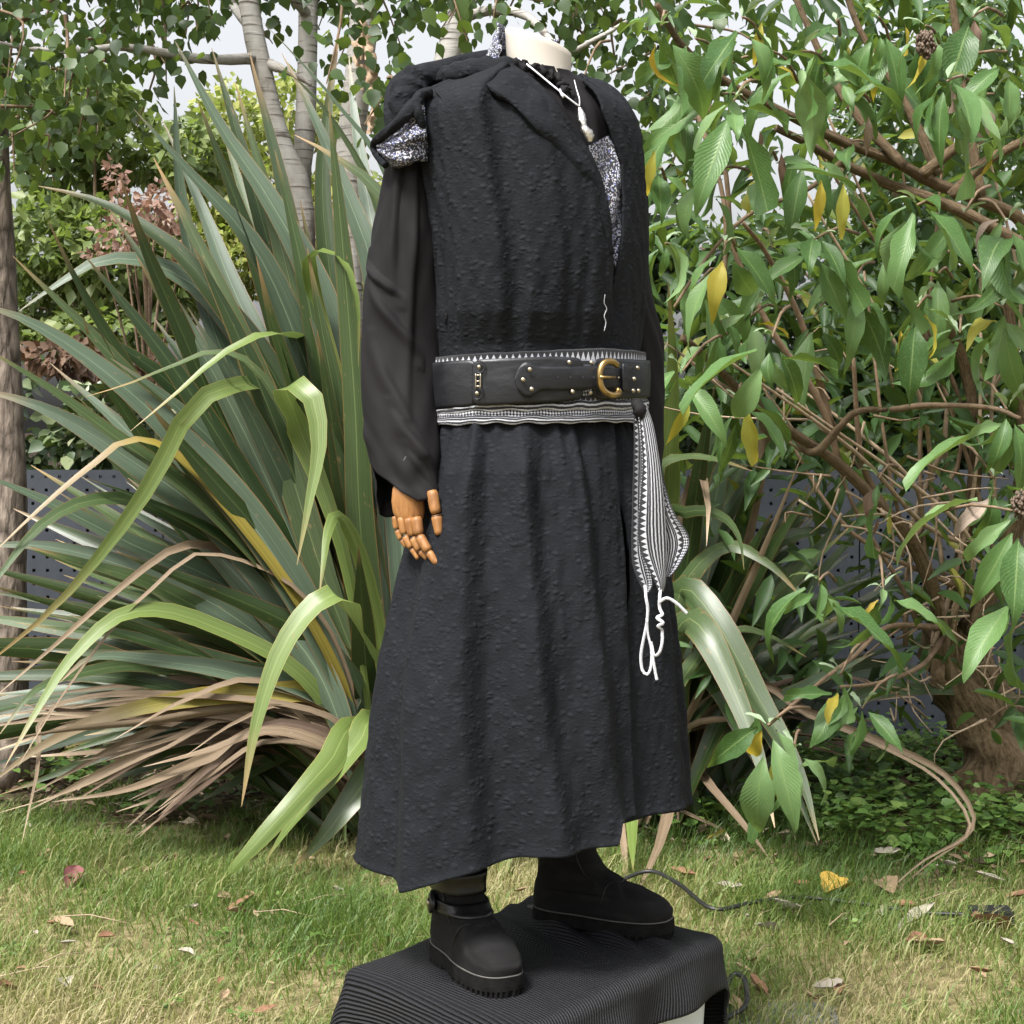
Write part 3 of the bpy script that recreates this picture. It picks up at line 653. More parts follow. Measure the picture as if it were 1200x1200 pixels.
def fl(kind, wpx, pts, dt=4.85, dm=None, roll=None, base=None, parent=None, droop=False, **kw):
    """pts: photo pixels from the tip back towards the clump; dt depth of the tip"""
    r = np.random.default_rng(900 + cnt[0]); cnt[0] += 1
    parent = parent or flax; B = FB if base is None else base
    b = B + np.array([r.normal() * .11, r.normal() * .1, r.uniform(-.02, .03)])
    k = len(pts); dm = dm if dm is not None else (dt + b[1]) / 2
    P3 = []; im = int(np.argmin([q[1] for q in pts]))
    for i, (x, y) in enumerate(pts):
        u = i / k; d = dt + (b[1] - dt) * u + (dm - (dt + b[1]) / 2) * 4 * u * (1 - u); P3.append(P(x, y, d if not droop else dt + .15 * i / max(im, 1) if i <= im else dm))
    P3.append(b)
    if droop: kw['prof'] = np.interp(np.linspace(0, 1, 34), [0, .3, .45, .6, .8, 1], [.2, .25, .55, 1, .72, .02]); kw['n'] = 34
    return blade('leaf' if kind not in ('dead', 'brown') else 'dead_leaf', P3[::-1], wpx * (.74 if kind == 'lime' else .86) * min(4.75, dt + .1) / FPX, kind, parent, r.normal() * .35 if roll is None else roll, seed=cnt[0], **kw)
# upright fan
fl('grey', 56, [(205, 48), (260, 150), (320, 240), (375, 350), (415, 520)], 5.1)
fl('grey', 50, [(204, 101), (212, 230), (245, 370), (310, 520), (390, 700)], 5.3)
fl('grey', 56, [(157, 128), (225, 205), (295, 285), (345, 390), (400, 560)], 4.8)
fl('olive', 50, [(141, 208), (170, 290), (205, 370), (255, 480), (350, 660)], 4.7)
fl('olive', 42, [(56, 258), (90, 330), (130, 400), (210, 530), (350, 720)], 4.75)
fl('olive', 44, [(248, 56), (270, 130), (305, 250), (345, 400), (410, 640)], 5.3)
fl('olive', 46, [(398, 40), (384, 130), (378, 230), (392, 360), (425, 600)], 5.4, roll=.1)
fl('grey', 46, [(330, 62), (365, 130), (405, 225), (440, 330), (455, 520)], 5.2)
fl('grey', 26, [(308, 26), (350, 70), (400, 128), (450, 200), (480, 330)], 5.0)
fl('mid', 22, [(326, 75), (370, 115), (415, 180), (445, 250), (470, 380)], 5.05)
fl('grey', 46, [(409, 66), (416, 140), (432, 240), (448, 340), (465, 520)], 5.35)
fl('mid', 44, [(345, 158), (392, 183), (445, 225), (480, 300), (490, 460)], 4.9)
fl('grey', 52, [(23, 364), (65, 335), (120, 305), (190, 312), (270, 380), (380, 580)], 4.9)
fl('olive', 40, [(45, 218), (105, 232), (165, 262), (240, 330), (360, 540)], 5.1)
fl('grey', 56, [(-40, 352), (30, 375), (110, 425), (210, 515), (340, 680)], 4.6)
fl('mid', 46, [(-40, 395), (50, 450), (140, 515), (250, 600), (380, 760)], 4.5)
fl('grey', 50, [(-40, 452), (50, 478), (140, 530), (260, 620), (380, 770)], 4.7)
fl('grey', 46, [(-40, 548), (60, 590), (160, 640), (270, 690), (390, 800)], 4.65)
fl('grey', 44, [(190, 140), (235, 240), (270, 330), (320, 440), (400, 640)], 5.4)
fl('mid', 40, [(160, 300), (215, 395), (270, 480), (330, 590), (410, 740)], 4.9)
fl('olive', 46, [(70, 360), (130, 400), (200, 450), (290, 560), (390, 720)], 4.85)
fl('olive', 40, [(98, 372), (120, 440), (180, 530), (270, 640), (390, 790)], 4.8)
fl('mid', 38, [(255, 130), (290, 240), (330, 330), (370, 450), (430, 640)], 5.5)
fl('olive', 44, [(300, 300), (320, 380), (350, 470), (385, 580), (430, 730)], 4.8)
fl('grey', 48, [(130, 420), (200, 470), (270, 540), (340, 640), (410, 770)], 4.7)
fl('olive', 50, [(170, 470), (230, 540), (300, 620), (360, 700), (420, 800)], 4.62)
fl('grey', 44, [(220, 360), (280, 460), (330, 560), (375, 660), (430, 800)], 4.75)
fl('mid', 46, [(360, 290), (380, 400), (400, 500), (425, 620), (450, 760)], 4.85)
fl('grey', 42, [(-40, 640), (50, 640), (150, 665), (270, 720), (390, 830)], 4.7)
fl('mid', 40, [(30, 640), (100, 660), (190, 690), (290, 750), (400, 840)], 4.6)
fl('olive', 38, [(60, 720), (150, 745), (240, 770), (330, 800), (410, 850)], 4.75)
fl('grey', 34, [(70, 800), (110, 770), (190, 775), (280, 790), (390, 830)], 4.55)
fl('olive', 36, [(100, 560), (180, 590), (260, 630), (340, 700), (420, 810)], 4.7)
fl('grey', 40, [(430, 330), (450, 420), (462, 520), (470, 640), (478, 780)], 4.9)
# stiff straight blades of the fan
for k_, (x, y, w) in enumerate([(100, 300, 44), (128, 245, 40), (180, 185, 46), (232, 118, 44), (275, 95, 40), (292, 60, 42), (58, 425, 42), (15, 300, 40), (228, 290, 48), (322, 175, 46), (352, 235, 44), (118, 470, 46), (36, 545, 40), (180, 372, 48), (385, 120, 40), (260, 200, 46), (150, 560, 44), (90, 640, 40), (300, 420, 46), (235, 480, 48)]):
    fl(['olive', 'grey', 'mid', 'olive', 'mid'][k_ % 5], w, [(x, y), (x + (440 - x) * .28, y + (900 - y) * .2), (x + (440 - x) * .55, y + (900 - y) * .44), (x + (440 - x) * .8, y + (900 - y) * .72)], 4.75 + .1 * (k_ % 7))
# arching lime leaves
fl('lime', 34, [(153, 505), (210, 458), (265, 412), (325, 390), (365, 420), (400, 560)], 4.4, 5.3, droop=True)
fl('lime', 36, [(-30, 790), (60, 715), (125, 640), (180, 560), (215, 492), (262, 455), (325, 470), (390, 640)], 4.25, 5.35, droop=True)
fl('lime', 46, [(348, 662), (362, 590), (374, 520), (364, 462), (335, 452), (350, 500), (410, 680)], 4.4, 4.8, roll=.15, droop=True)
fl('lime', 30, [(374, 700), (379, 660), (385, 620), (398, 604), (425, 660), (450, 780)], 4.45)
fl('lime', 46, [(283, 945), (300, 850), (328, 765), (365, 712), (398, 700), (440, 770)], 4.2, 4.75, roll=.1, droop=True)
fl('lime', 36, [(420, 430), (418, 350), (398, 300), (365, 298), (368, 350), (410, 520)], 4.7, 4.95, droop=True)
fl('mid', 30, [(-30, 720), (10, 660), (55, 610), (115, 585), (190, 600), (300, 690)], 4.35)
fl('lime', 34, [(5, 900), (45, 830), (85, 770), (150, 718), (240, 730), (370, 810)], 4.3)
fl('mid', 32, [(0, 860), (40, 810), (90, 790), (160, 780), (260, 790), (390, 840)], 4.5)
fl('yellow', 26, [(-20, 660), (45, 598), (105, 548), (160, 515), (235, 560), (370, 740)], 4.45)
fl('mid', 24, [(100, 465), (150, 450), (200, 430), (262, 412), (320, 460), (400, 640)], 4.6)
# low broad leaves reaching the lawn
fl('lime', 46, [(240, 1052), (285, 1005), (335, 950), (385, 895), (425, 855)], 4.5, 4.55)
fl('lime', 46, [(310, 1010), (345, 960), (385, 915), (420, 870), (445, 850)], 4.62, 4.65)
fl('mid', 46, [(340, 1020), (375, 985), (410, 940), (440, 900), (460, 880)], 4.68, 4.7)
fl('olive', 44, [(420, 640), (425, 720), (430, 800), (440, 870)], 4.6, roll=.2)
fl('grey', 40, [(400, 760), (420, 800), (440, 850)], 4.65)
# yellowing and dead skirt
fl('yellow', 30, [(-20, 925), (40, 880), (110, 845), (200, 822), (310, 812), (400, 830)], 4.45)
rs = np.random.default_rng(66)
for k in range(36):
    y0 = rs.uniform(810, 985); x0 = rs.uniform(-40, 230); ym = rs.uniform(800, 870)
    bend = rs.uniform(-15, 25)
    fl('dead' if rs.random() < .62 else 'brown', rs.uniform(9, 24), [(x0, y0), (x0 + (400 - x0) * .33, y0 + (ym - y0) * .4 - bend), (x0 + (400 - x0) * .66, y0 + (ym - y0) * .75 - bend), (rs.uniform(400, 450), ym + 60)], rs.uniform(4.55, 5.0), n=20, fold=.5)
for pts, w in [([(25, 990), (45, 900), (60, 830), (200, 815), (400, 850)], 14), ([(20, 900), (70, 820), (130, 740), (180, 690), (250, 650), (380, 730)], 12),
               ([(-10, 820), (60, 760), (140, 690), (215, 640), (280, 660), (400, 760)], 16), ([(110, 1008), (150, 1040), (235, 1052), (300, 1040)], 10), ([(380, 1060), (420, 1035), (450, 1010)], 22),
               ([(-10, 870), (80, 855), (180, 845), (280, 830), (390, 840)], 14), ([(-10, 955), (90, 925), (190, 880), (300, 850)], 14), ([(60, 940), (150, 925), (240, 890), (330, 860)], 18)]:
    fl('dead', w, pts, 4.45, n=26, fold=.5)
# filler fan behind
for k in range(112):
    a = rs.uniform(-1.5, .45); L = rs.uniform(.8, 1.7); B = FB + np.array([rs.normal() * .14, rs.uniform(0, .28), 0])
    tip = B + np.array([math.sin(a) * L * .95, rs.uniform(-.25, .4), max(.25, math.cos(a) * L)]); mid = (B + tip) / 2 + np.array([0, 0, .12 + .1 * abs(a)])
    cnt[0] += 1
    blade('leaf', [B, B * .6 + mid * .4 + [0, 0, .05], mid, tip], rs.uniform(.05, .095), rs.choice(['olive', 'grey', 'mid', 'olive', 'olive']), flax, rs.normal() * .5, seed=cnt[0])

for k in range(70):   # low leaves spreading to the left
    a = rs.uniform(-1.62, -.75); L = rs.uniform(.7, 1.5); B = FB + np.array([rs.normal() * .12, rs.uniform(-.15, .35), 0])
    tip = B + np.array([math.sin(a) * L, rs.uniform(-.3, .5), max(.12, math.cos(a) * L * .9 + .15)]); mid = (B + tip) / 2 + np.array([0, 0, .1 + .1 * abs(a)])
    cnt[0] += 1
    blade('leaf', [B, B * .6 + mid * .4 + [0, 0, .05], mid, tip], rs.uniform(.045, .085), rs.choice(['olive', 'grey', 'mid', 'olive', 'olive', 'mid']), flax, rs.normal() * .5, seed=cnt[0])
FB2 = np.array([.42, 5.25, 0.])
flax2 = thing('flax_plant', FB2, 'shaded darker flax clump between the mannequin and the leafy shrub', 'plant')
def f2(kind, w, pts, dt=4.9, **kw): return fl(kind, w, pts, dt, base=FB2, parent=flax2, **kw)
f2('grey', 30, [(1155, 402), (1060, 440), (960, 490), (880, 570), (810, 720)], 5.2)
f2('olive', 52, [(1015, 632), (960, 622), (900, 640), (840, 690), (780, 790)], 5.3)
f2('mid', 46, [(960, 985), (935, 900), (890, 820), (840, 730), (800, 690), (780, 760)], 4.55)
f2('mid', 44, [(908, 970), (890, 890), (860, 810), (825, 740), (800, 730), (780, 800)], 4.5)
f2('olive', 26, [(958, 990), (930, 920), (890, 840), (850, 790), (800, 800)], 4.6)
f2('mid', 24, [(872, 668), (866, 630), (846, 605), (810, 600), (775, 640)], 4.5)
f2('lime', 40, [(783, 330), (788, 420), (785, 520), (775, 640)], 4.7, roll=.1)
f2('mid', 34, [(882, 552), (840, 538), (800, 535), (770, 560), (760, 700)], 4.5)
f2('olive', 40, [(870, 400), (850, 480), (820, 560), (790, 680)], 5.2)
f2('olive', 46, [(930, 420), (890, 500), (850, 590), (800, 720)], 5.3)
f2('grey', 40, [(905, 520), (860, 590), (820, 660), (790, 760)], 5.1)
f2('mid', 32, [(945, 770), (900, 745), (860, 740), (810, 780)], 4.9)
f2('olive', 34, [(1010, 700), (940, 740), (880, 790), (810, 850)], 5.25)
f2('mid', 40, [(940, 700), (900, 660), (850, 640), (800, 690), (780, 800)], 4.8)
f2('olive', 34, [(905, 930), (870, 860), (835, 800), (800, 790)], 4.8)
for k_, (x, y, w) in enumerate([(962, 560, 34), (1003, 610, 36), (930, 470, 34), (880, 430, 36), (985, 705, 34), (965, 800, 32), (838, 450, 36), (1025, 765, 30), (905, 600, 38), (870, 690, 38), (1060, 540, 28), (925, 850, 30)]):
    f2(['olive', 'mid', 'olive', 'grey'][k_ % 4], w, [(x, y), (x + (775 - x) * .3, y + (930 - y) * .22), (x + (775 - x) * .6, y + (930 - y) * .5)], 4.75 + .1 * (k_ % 6))
f2('dead', 22, [(768, 395), (800, 415), (850, 455), (895, 480), (880, 600)], 4.7, n=20, fold=.5)
f2('dead', 12, [(945, 520), (905, 620), (870, 700), (830, 790)], 4.75, n=12)
f2('dead', 20, [(828, 640), (830, 590), (822, 560), (800, 600)], 4.6, n=10)
f2('dead', 10, [(1030, 1062), (1085, 1015), (1142, 968), (1110, 910), (1040, 872), (960, 840), (860, 800)], 4.35, n=36, fold=.6)
f2('dead', 9, [(1025, 1058), (1080, 1010), (1136, 972), (1100, 915), (1030, 875), (950, 842), (850, 805)], 4.37, n=36, fold=.6)
f2('dead', 14, [(905, 1010), (870, 965), (835, 925), (810, 900)], 4.75, n=18, fold=.5)
f2('dead', 18, [(745, 1050), (775, 985), (790, 930)], 4.4, n=8, fold=.5)
f2('dead', 14, [(738, 1055), (732, 1000), (735, 930)], 4.45, n=8, fold=.5)
f2('lime', 30, [(742, 1020), (740, 960), (742, 900)], 4.5, n=8)
f2('lime', 40, [(580, 1062), (595, 1000), (620, 920), (640, 850)], 4.55, n=10)
f2('lime', 30, [(632, 1050), (640, 980), (650, 900)], 4.6, n=10)
for k in range(16): 
    x0 = rs.uniform(850, 1060); y0 = rs.uniform(800, 900)
    f2('brown' if k % 2 else 'dead', rs.uniform(8, 18), [(x0, y0), (x0 * .6 + 320, y0 - 20), (800, 860)], rs.uniform(5.0, 5.6), n=18, fold=.5)
for k in range(120):
    a = rs.uniform(-.5, 1.3); L = rs.uniform(.55, 1.3); B = FB2 + np.array([rs.normal() * .12, rs.uniform(0, .25), 0])
    tip = B + np.array([math.sin(a) * L * .9, rs.uniform(-.2, .4), max(.2, math.cos(a) * L)]); mid = (B + tip) / 2 + np.array([0, 0, .1 + .08 * abs(a)])
    cnt[0] += 1
    blade('leaf', [B, B * .6 + mid * .4, mid, tip], rs.uniform(.045, .085), rs.choice(['olive', 'olive', 'olive', 'mid', 'grey']), flax2, rs.normal() * .5, seed=cnt[0])

# ================================================================== buddleia
BB = G(1110, 905, 0); BB[1] = min(BB[1], 5.4)
bud = thing('buddleia_shrub', BB, 'large buddleia shrub with drooping pointed leaves and gnarled ridged trunk', 'shrub')
def budleaf_mesh(bend, wave, wd=1.0, tw=0.0, sk=0.0):
    n = 9; v = np.linspace(0, 1, n); pr = np.interp(v, [0, .08, .3, .5, .75, .92, 1], [.06, .3, .95, 1, .62, .2, .02])
    ang = bend * v; al = np.cumsum(np.cos(ang)) / n; dz = -np.cumsum(np.sin(ang)) / n
    cols = []
    for u in (-1, -.5, 0, .5, 1):
        z = dz + .06 * pr * (abs(u) ** 1.3) + wave * np.sin(v * 14 + u * 2) * abs(u)
        cols.append(np.stack([u * pr * wd * (.135 + .008 * np.sin(v * 40 + u)) + sk * v * v, al, z + tw * u * v * .12], -1))
    return grid_mesh('buddleia_leaf', np.stack(cols, 1))
def variants(mat): 
    out = []
    for b, w, wd, tw, sk in ((.5, .012, 1, .4, .05), (.9, .02, .85, -.6, -.08), (1.5, .018, 1.1, .3, 0), (.25, .03, .75, 1.0, .1), (1.9, .015, .8, -.8, .06), (.7, .035, 1.2, .5, -.05), (1.2, .03, .95, 1.2, .12)): m = budleaf_mesh(b, w, wd, tw, sk); m.materials.append(mat); out.append(m)
    return out
BL = {'g': variants(BUDLEAF), 's': variants(BUDSILVER), 'y': variants(BUDYELLOW), 'b': variants(BUDBROWN)}
stump = spline([BB + [0, 0, -.05], BB + [.0, 0, .2], P(1120, 800, BB[1]), P(1105, 730, BB[1])], 16)
tube('trunk', stump, np.r_[np.linspace(.13, .085, 8), np.linspace(.085, .07, 8)], BUDBARK, bud, 22, .34, 9)
tube('trunk', spline([BB + [.18, .05, -.05], P(1165, 830, BB[1]), P(1135, 760, BB[1])], 10), np.linspace(.09, .06, 10), BUDBARK, bud, 12, .25, 19)
branches = [
 ([(1102, 740), (1096, 700), (1072, 640), (1035, 596), (985, 546), (930, 508), (885, 478), (840, 430), (800, 395)], 5.2, 4.3, 13, 5),
 ([(1110, 735), (1125, 660), (1140, 590), (1142, 500), (1128, 420), (1105, 370)], 5.3, 4.9, 14, 8),
 ([(1140, 745), (1180, 640), (1215, 480), (1225, 330), (1200, 262), (1150, 235), (1090, 212), (1050, 190), (985, 165), (915, 130), (850, 95), (800, 55), (770, 5)], 5.2, 4.1, 17, 4),
 ([(1130, 735), (1175, 660), (1205, 560), (1190, 430), (1175, 300)], 5.3, 4.8, 14, 8),
 ([(1205, 290), (1120, 245), (1040, 215), (975, 185), (940, 165), (910, 150)], 4.7, 4.4, 11, 5),
 ([(1080, 205), (1130, 165), (1150, 148)], 4.5, 4.4, 9, 6),
 ([(1115, 230), (1155, 190), (1210, 160)], 4.5, 4.4, 9, 6),
 ([(1060, 195), (1000, 130), (960, 60), (925, -20)], 4.5, 4.6, 8, 4),
 ([(1100, 205), (1060, 120), (1010, 40), (985, -30)], 4.6, 4.6, 8, 4),
 ([(1150, 230), (1130, 120), (1120, 30), (1110, -40)], 4.7, 4.7, 8, 5),
 ([(930, 508), (955, 530), (1000, 485), (1040, 480)], 4.7, 4.6, 8, 4),
 ([(985, 548), (960, 470), (900, 380), (860, 290), (850, 200), (820, 80)], 4.8, 4.5, 6, 3),
 ([(975, 500), (940, 380), (900, 300), (870, 260)], 4.9, 4.6, 6, 3),
 ([(1040, 600), (1010, 540), (1000, 420)], 4.9, 4.7, 6, 3),
 ([(1045, 480), (1090, 475), (1160, 478), (1195, 490)], 4.6, 4.2, 5, 3),
 ([(1102, 735), (1040, 735), (1000, 770), (960, 800), (900, 850)], 5.1, 4.5, 5, 2.5),
 ([(1110, 740), (1080, 780), (1030, 800), (985, 805)], 5.2, 4.7, 5, 2.5),
 ([(1000, 175), (950, 220), (880, 250), (830, 300), (790, 360)], 4.4, 4.2, 4, 2),
 ([(830, 80), (815, 120), (850, 250), (840, 420)], 4.4, 4.4, 4, 3),
]
for pts, d0, d1, r0, r1 in branches:
    q = spline([P(x, y, d0 + (d1 - d0) * i / (len(pts) - 1)) for i, (x, y) in enumerate(pts)], 8 + 3 * len(pts))
    tube('branch', q, np.linspace(r0, r1, len(q)) * .78 * 4.6 / FPX, BUDBARK if r0 > 7 else TWIG, bud, 9, .14, int(pts[0][0]))
rb = np.random.default_rng(2024)
for k in range(90):   # dry snapped twigs round the stump and along the old wood
    if k < 55: s = P(rb.uniform(1040, 1200), rb.uniform(660, 850), rb.uniform(4.95, 5.3)); e = s + np.array([rb.normal() * .12, rb.uniform(-.15, 0), rb.normal() * .1])
    else: s = P(rb.uniform(900, 1130), rb.uniform(430, 620), 4.8); e = s + np.array([rb.normal() * .14, rb.uniform(-.15, .05), rb.normal() * .12])
    tube('dry_twig', spline([s, (s + e) / 2 + rb.normal(size=3) * .025, e], 6), np.linspace(.0042, .0014, 6), DRYTWIG if k % 3 else TWIG, bud, 5)
for k in range(15):
    a_ = P(rb.uniform(1040, 1190), rb.uniform(640, 800), 5.2); e = P(rb.uniform(830, 1200), rb.uniform(60, 460), rb.uniform(4.5, 5.0)); m_ = (a_ + e) / 2 + rb.normal(size=3) * [.12, .1, .08]
    tube('stem', spline([a_, a_ * .6 + m_ * .4 + rb.normal(size=3) * .03, m_, e], 16), np.linspace(.0095, .0035, 16), TWIG if k % 2 else DRYTWIG, bud, 6, .1, k)
shoots = [(775, 30, 3.9, 6), (815, 45, 4.0, 6), (870, 20, 3.9, 6), (845, 110, 4.1, 5), (860, 118, 3.8, 6), (800, 130, 4.2, 5), (905, 60, 4.2, 5), (940, 60, 4.0, 6), (980, 25, 4.1, 6), (1030, 20, 4.1, 6),
 (1085, 30, 4.0, 6), (1140, 20, 4.0, 6), (1180, 60, 3.9, 6), (1110, 95, 3.8, 9), (1165, 110, 4.1, 6), (1030, 75, 4.2, 6), (985, 95, 4.3, 5), (900, 185, 4.2, 5), (945, 165, 4.3, 5), (1000, 165, 4.4, 4),
 (1075, 240, 3.8, 8), (1130, 250, 4.2, 6), (1180, 260, 3.9, 8), (1035, 290, 4.2, 5), (955, 280, 4.1, 7), (905, 290, 4.2, 5), (850, 285, 4.0, 6), (830, 210, 4.2, 5), (780, 285, 4.1, 5), (1000, 330, 4.3, 5),
 (880, 370, 4.1, 6), (955, 370, 4.3, 5), (905, 395, 3.85, 7), (840, 380, 4.2, 5), (800, 435, 4.1, 6), (1075, 360, 4.1, 6), (1125, 390, 4.2, 5), (1175, 360, 4.0, 6), (865, 470, 4.2, 4),
 (1180, 480, 3.9, 7), (1165, 560, 3.9, 6), (1195, 600, 3.7, 8), (1190, 700, 4.0, 4), (1030, 560, 4.6, 4), (960, 680, 4.0, 7), (1035, 690, 4.2, 6), (985, 790, 4.2, 6), (1010, 830, 4.3, 5), (900, 850, 4.0, 7), (930, 880, 4.1, 5), (1100, 320, 4.3, 5), (1150, 320, 4.4, 5), (820, 330, 4.3, 4), (770, 200, 4.3, 4)]
solo = 0
for (x, y, d, m) in shoots:
    c = P(x, y, d)
    s = c + np.array([rb.uniform(.02, .14) * (1 if x < 1150 else -1), rb.uniform(.1, .3), rb.uniform(-.04, .1)])
    tube('twig', spline([s, (s + c) / 2 + [0, 0, .02], c], 5), np.linspace(.005, .0028, 5), TWIG, bud, 5)
    a0 = rb.uniform(0, 6.28)
    for k in range(m):
        a = a0 + k * 2.4; out = np.array([math.cos(a), math.sin(a) * .8 - .15, 0]); al = out * rb.uniform(.45, 1.0) + np.array([0, 0, rb.uniform(-1.5, .1)])
        kind = 'y' if rb.random() < .05 else ('b' if rb.random() < .02 else 'g'); L = rb.uniform(.08, .225) * (1 if kind == 'g' else .6) * (1.2 if d < 4.05 else 1)
        place_leaf('leaf', BL[kind][rb.integers(7)], bud, c + out * .008 + [0, 0, rb.uniform(-.05, .01)], al, np.array([0, -.45, 1.]) + rb.normal(size=3) * .35, L); solo += 1
    for k in range(2):
        a = rb.uniform(0, 6.28); place_leaf('young_leaf', BL['s'][rb.integers(4)], bud, c, [math.cos(a) * .5, math.sin(a) * .5, rb.uniform(.3, 1)], np.array([math.cos(a + 3), math.sin(a + 3), .4]), rb.uniform(.035, .075))
# single yellow leaves that stand out
for (x, y, d, L, dx, dz, kd) in [(962, 203, 3.95, .135, .02, -1, 'y'), (988, 208, 3.97, .14, .05, -1, 'y'), (905, 180, 4.0, .075, -.7, -.8, 'y'), (888, 214, 4.0, .075, .25, -1, 'y'), (768, 170, 4.0, .12, -.15, -1, 'y'), (1055, 380, 4.1, .11, .05, -1, 'y'),
                             (872, 468, 4.05, .17, .25, -1, 'y'), (812, 462, 4.1, .14, -.4, -1, 'y'), (1165, 180, 4.1, .07, -.4, -.9, 'y'), (893, 20, 4.05, .11, -.1, -1, 'y'), (1060, 25, 4.1, .08, .2, -1, 'y'), (1030, 605, 4.6, .06, -.2, -1, 'b'), (890, 150, 4.1, .06, .2, -1, 'b'), (915, 175, 4.15, .09, .1, -1, 'b'), (1017, 130, 4.2, .11, .1, -1, 'b'), (1043, 600, 4.6, .06, 0, -1, 'y')]:
    place_leaf('leaf', BL[kd][3], bud, P(x, y, d), [dx, rb.normal() * .15, dz], np.array([rb.normal() * .4, -1, .2]), L)
# inner leaves behind, with shade put into their colour
pos, al = [], []
for k in range(1900):
    while True:
        x, y = rb.uniform(745, 1240), rb.uniform(-60, 860)
        if x < 1010 and y < 260 and rb.random() < .6: continue
        lim = np.interp(y, [-60, 150, 350, 500, 560, 860], [1, 1, .95, .75, .6, .4])
        if x < 830 and y > 300: lim *= .5
        if x < 1130 and y > 520: lim *= .6
        if rb.random() < lim: break
    pos.append(P(x, y, rb.uniform(4.85, 5.8))); a = rb.uniform(0, 6.28); al.append((math.cos(a), math.sin(a), rb.uniform(-1.3, .2)))
pos, al = np.array(pos), np.array(al); n = len(pos); L = rb.uniform(.08, .18, n)
V, F, U = leaves_arrays(pos, al, np.array([0, -.5, 1.]) + rb.normal(size=(n, 3)) * .5, L, L * .26, LANCE, rb.random(n))
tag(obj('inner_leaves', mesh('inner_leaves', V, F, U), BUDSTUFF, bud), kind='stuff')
# seed heads
for (x, y, d, s) in [(1085, 52, 3.85, .028), (1197, 592, 3.7, .03)]:
    r = np.random.default_rng(int(x)); c = P(x, y, d); sp = Soup()
    for k in range(150):
        dr = rand_dirs(1, r)[0]; p = c + dr * [.8, .8, 1.15] * s * r.uniform(.5, 1.0); q = .0045
        V = p + np.array([[q, 0, 0], [-q, 0, 0], [0, q, 0], [0, -q, 0], [0, 0, q * 1.5], [0, 0, -q * 1.5]])
        sp.add(V, [[0, 2, 4], [2, 1, 4], [1, 3, 4], [3, 0, 4], [2, 0, 5], [1, 2, 5], [3, 1, 5], [0, 3, 5]], np.zeros((6, 2)))
    obj('seed_head', sp.mesh('seed_head'), SEED, bud)
# ================================================================== plinth: plastic box under a ribbed cloth
D0 = 2.9
def box_pt(a, b, z): return np.stack([BOX_C[0] + a * BOX_U[0] + b * BOX_V[0], BOX_C[1] + a * BOX_U[1] + b * BOX_V[1], z + 0 * a], -1)
def rrect(lu, lv, r, n=10):
    out = []
    for (sx, sy, a0) in ((1, 1, 0), (-1, 1, 90), (-1, -1, 180), (1, -1, 270)):
        for k in range(n): a = math.radians(a0 + 90 * k / (n - 1)); out.append((sx * (lu / 2 - r) + r * math.cos(a), sy * (lv / 2 - r) + r * math.sin(a)))
    return np.array(out)
rows = []
for z, s in ((0.0, .88), (.01, .9), (.29, .955), (.292, .985), (.335, .99), (.338, .97)):
    o = rrect(BOX_LU * s, BOX_LV * s, .05); rows.append(box_pt(o[:, 0], o[:, 1], z))
rows.append(np.repeat(box_pt(np.zeros(1), np.zeros(1), .338), 40, 0))
obj_box = obj('storage_box', grid_mesh('storage_box', np.array(rows), True, smooth='flat'), PLASTIC); tag(obj_box, 'white plastic storage box under the ribbed black cloth', 'box')
def drape():
    n = 150; A = np.linspace(-BOX_LU / 2 - .27, BOX_LU / 2 + .24, n); B = np.linspace(-BOX_LV / 2 - .24, BOX_LV / 2 + .075, n)
    a, b = np.meshgrid(A, B); r = .022
    da = np.maximum(np.abs(a) - (BOX_LU / 2 - r), 0) * np.sign(a); db = np.maximum(np.abs(b) - (BOX_LV / 2 - r), 0) * np.sign(b)
    e = np.hypot(da, db); ang = np.minimum(e / r, math.pi / 2)
    ux, uy = da / np.maximum(e, 1e-6), db / np.maximum(e, 1e-6)
    th = np.arctan2(db, da)
    over = np.maximum(e - r * math.pi / 2, 0)
    fl = .10 * over + over * (.22 * wob(a * 1.2, b * 1.2, 8, fa=(5, 16), fb=(5, 16)) ** 2) + .012 * np.clip(over / .1, 0, 1) * wob(a, b, 18, fa=(9, 30), fb=(9, 30))
    out = r * np.sin(ang) + fl
    aa = np.clip(a, -(BOX_LU / 2 - r), BOX_LU / 2 - r) + ux * out; bb = np.clip(b, -(BOX_LV / 2 - r), BOX_LV / 2 - r) + uy * out
    z = .3505 - r * (1 - np.cos(ang)) - over
    # rucks between the boots and towards the far edge
    ruck = np.exp(-((a - .16) / .09) ** 2 - ((b + .02) / .16) ** 2) * .012 * (1 + np.sin((a * .8 + b * .35) * 120 + 3 * wob(a, b, 2))) * (e < .01)
    z = z + ruck + .0025 * (wob(a, b, 9, fa=(8, 22), fb=(8, 22))) * (over <= 0)
    V = box_pt(aa, bb, z); rad = .5; uvr = np.stack([b, a + .35 * b ** 2 + .1 * b], -1)
    return grid_mesh('ribbed_cloth', V, uv=uvr)
cl = obj('ribbed_cloth', drape(), RIBBED); tag(cl, 'finely ribbed black cloth draped over the box under the boots', 'cloth')
so = cl.modifiers.new('thick', 'SOLIDIFY'); so.thickness = .004; so.offset = -1

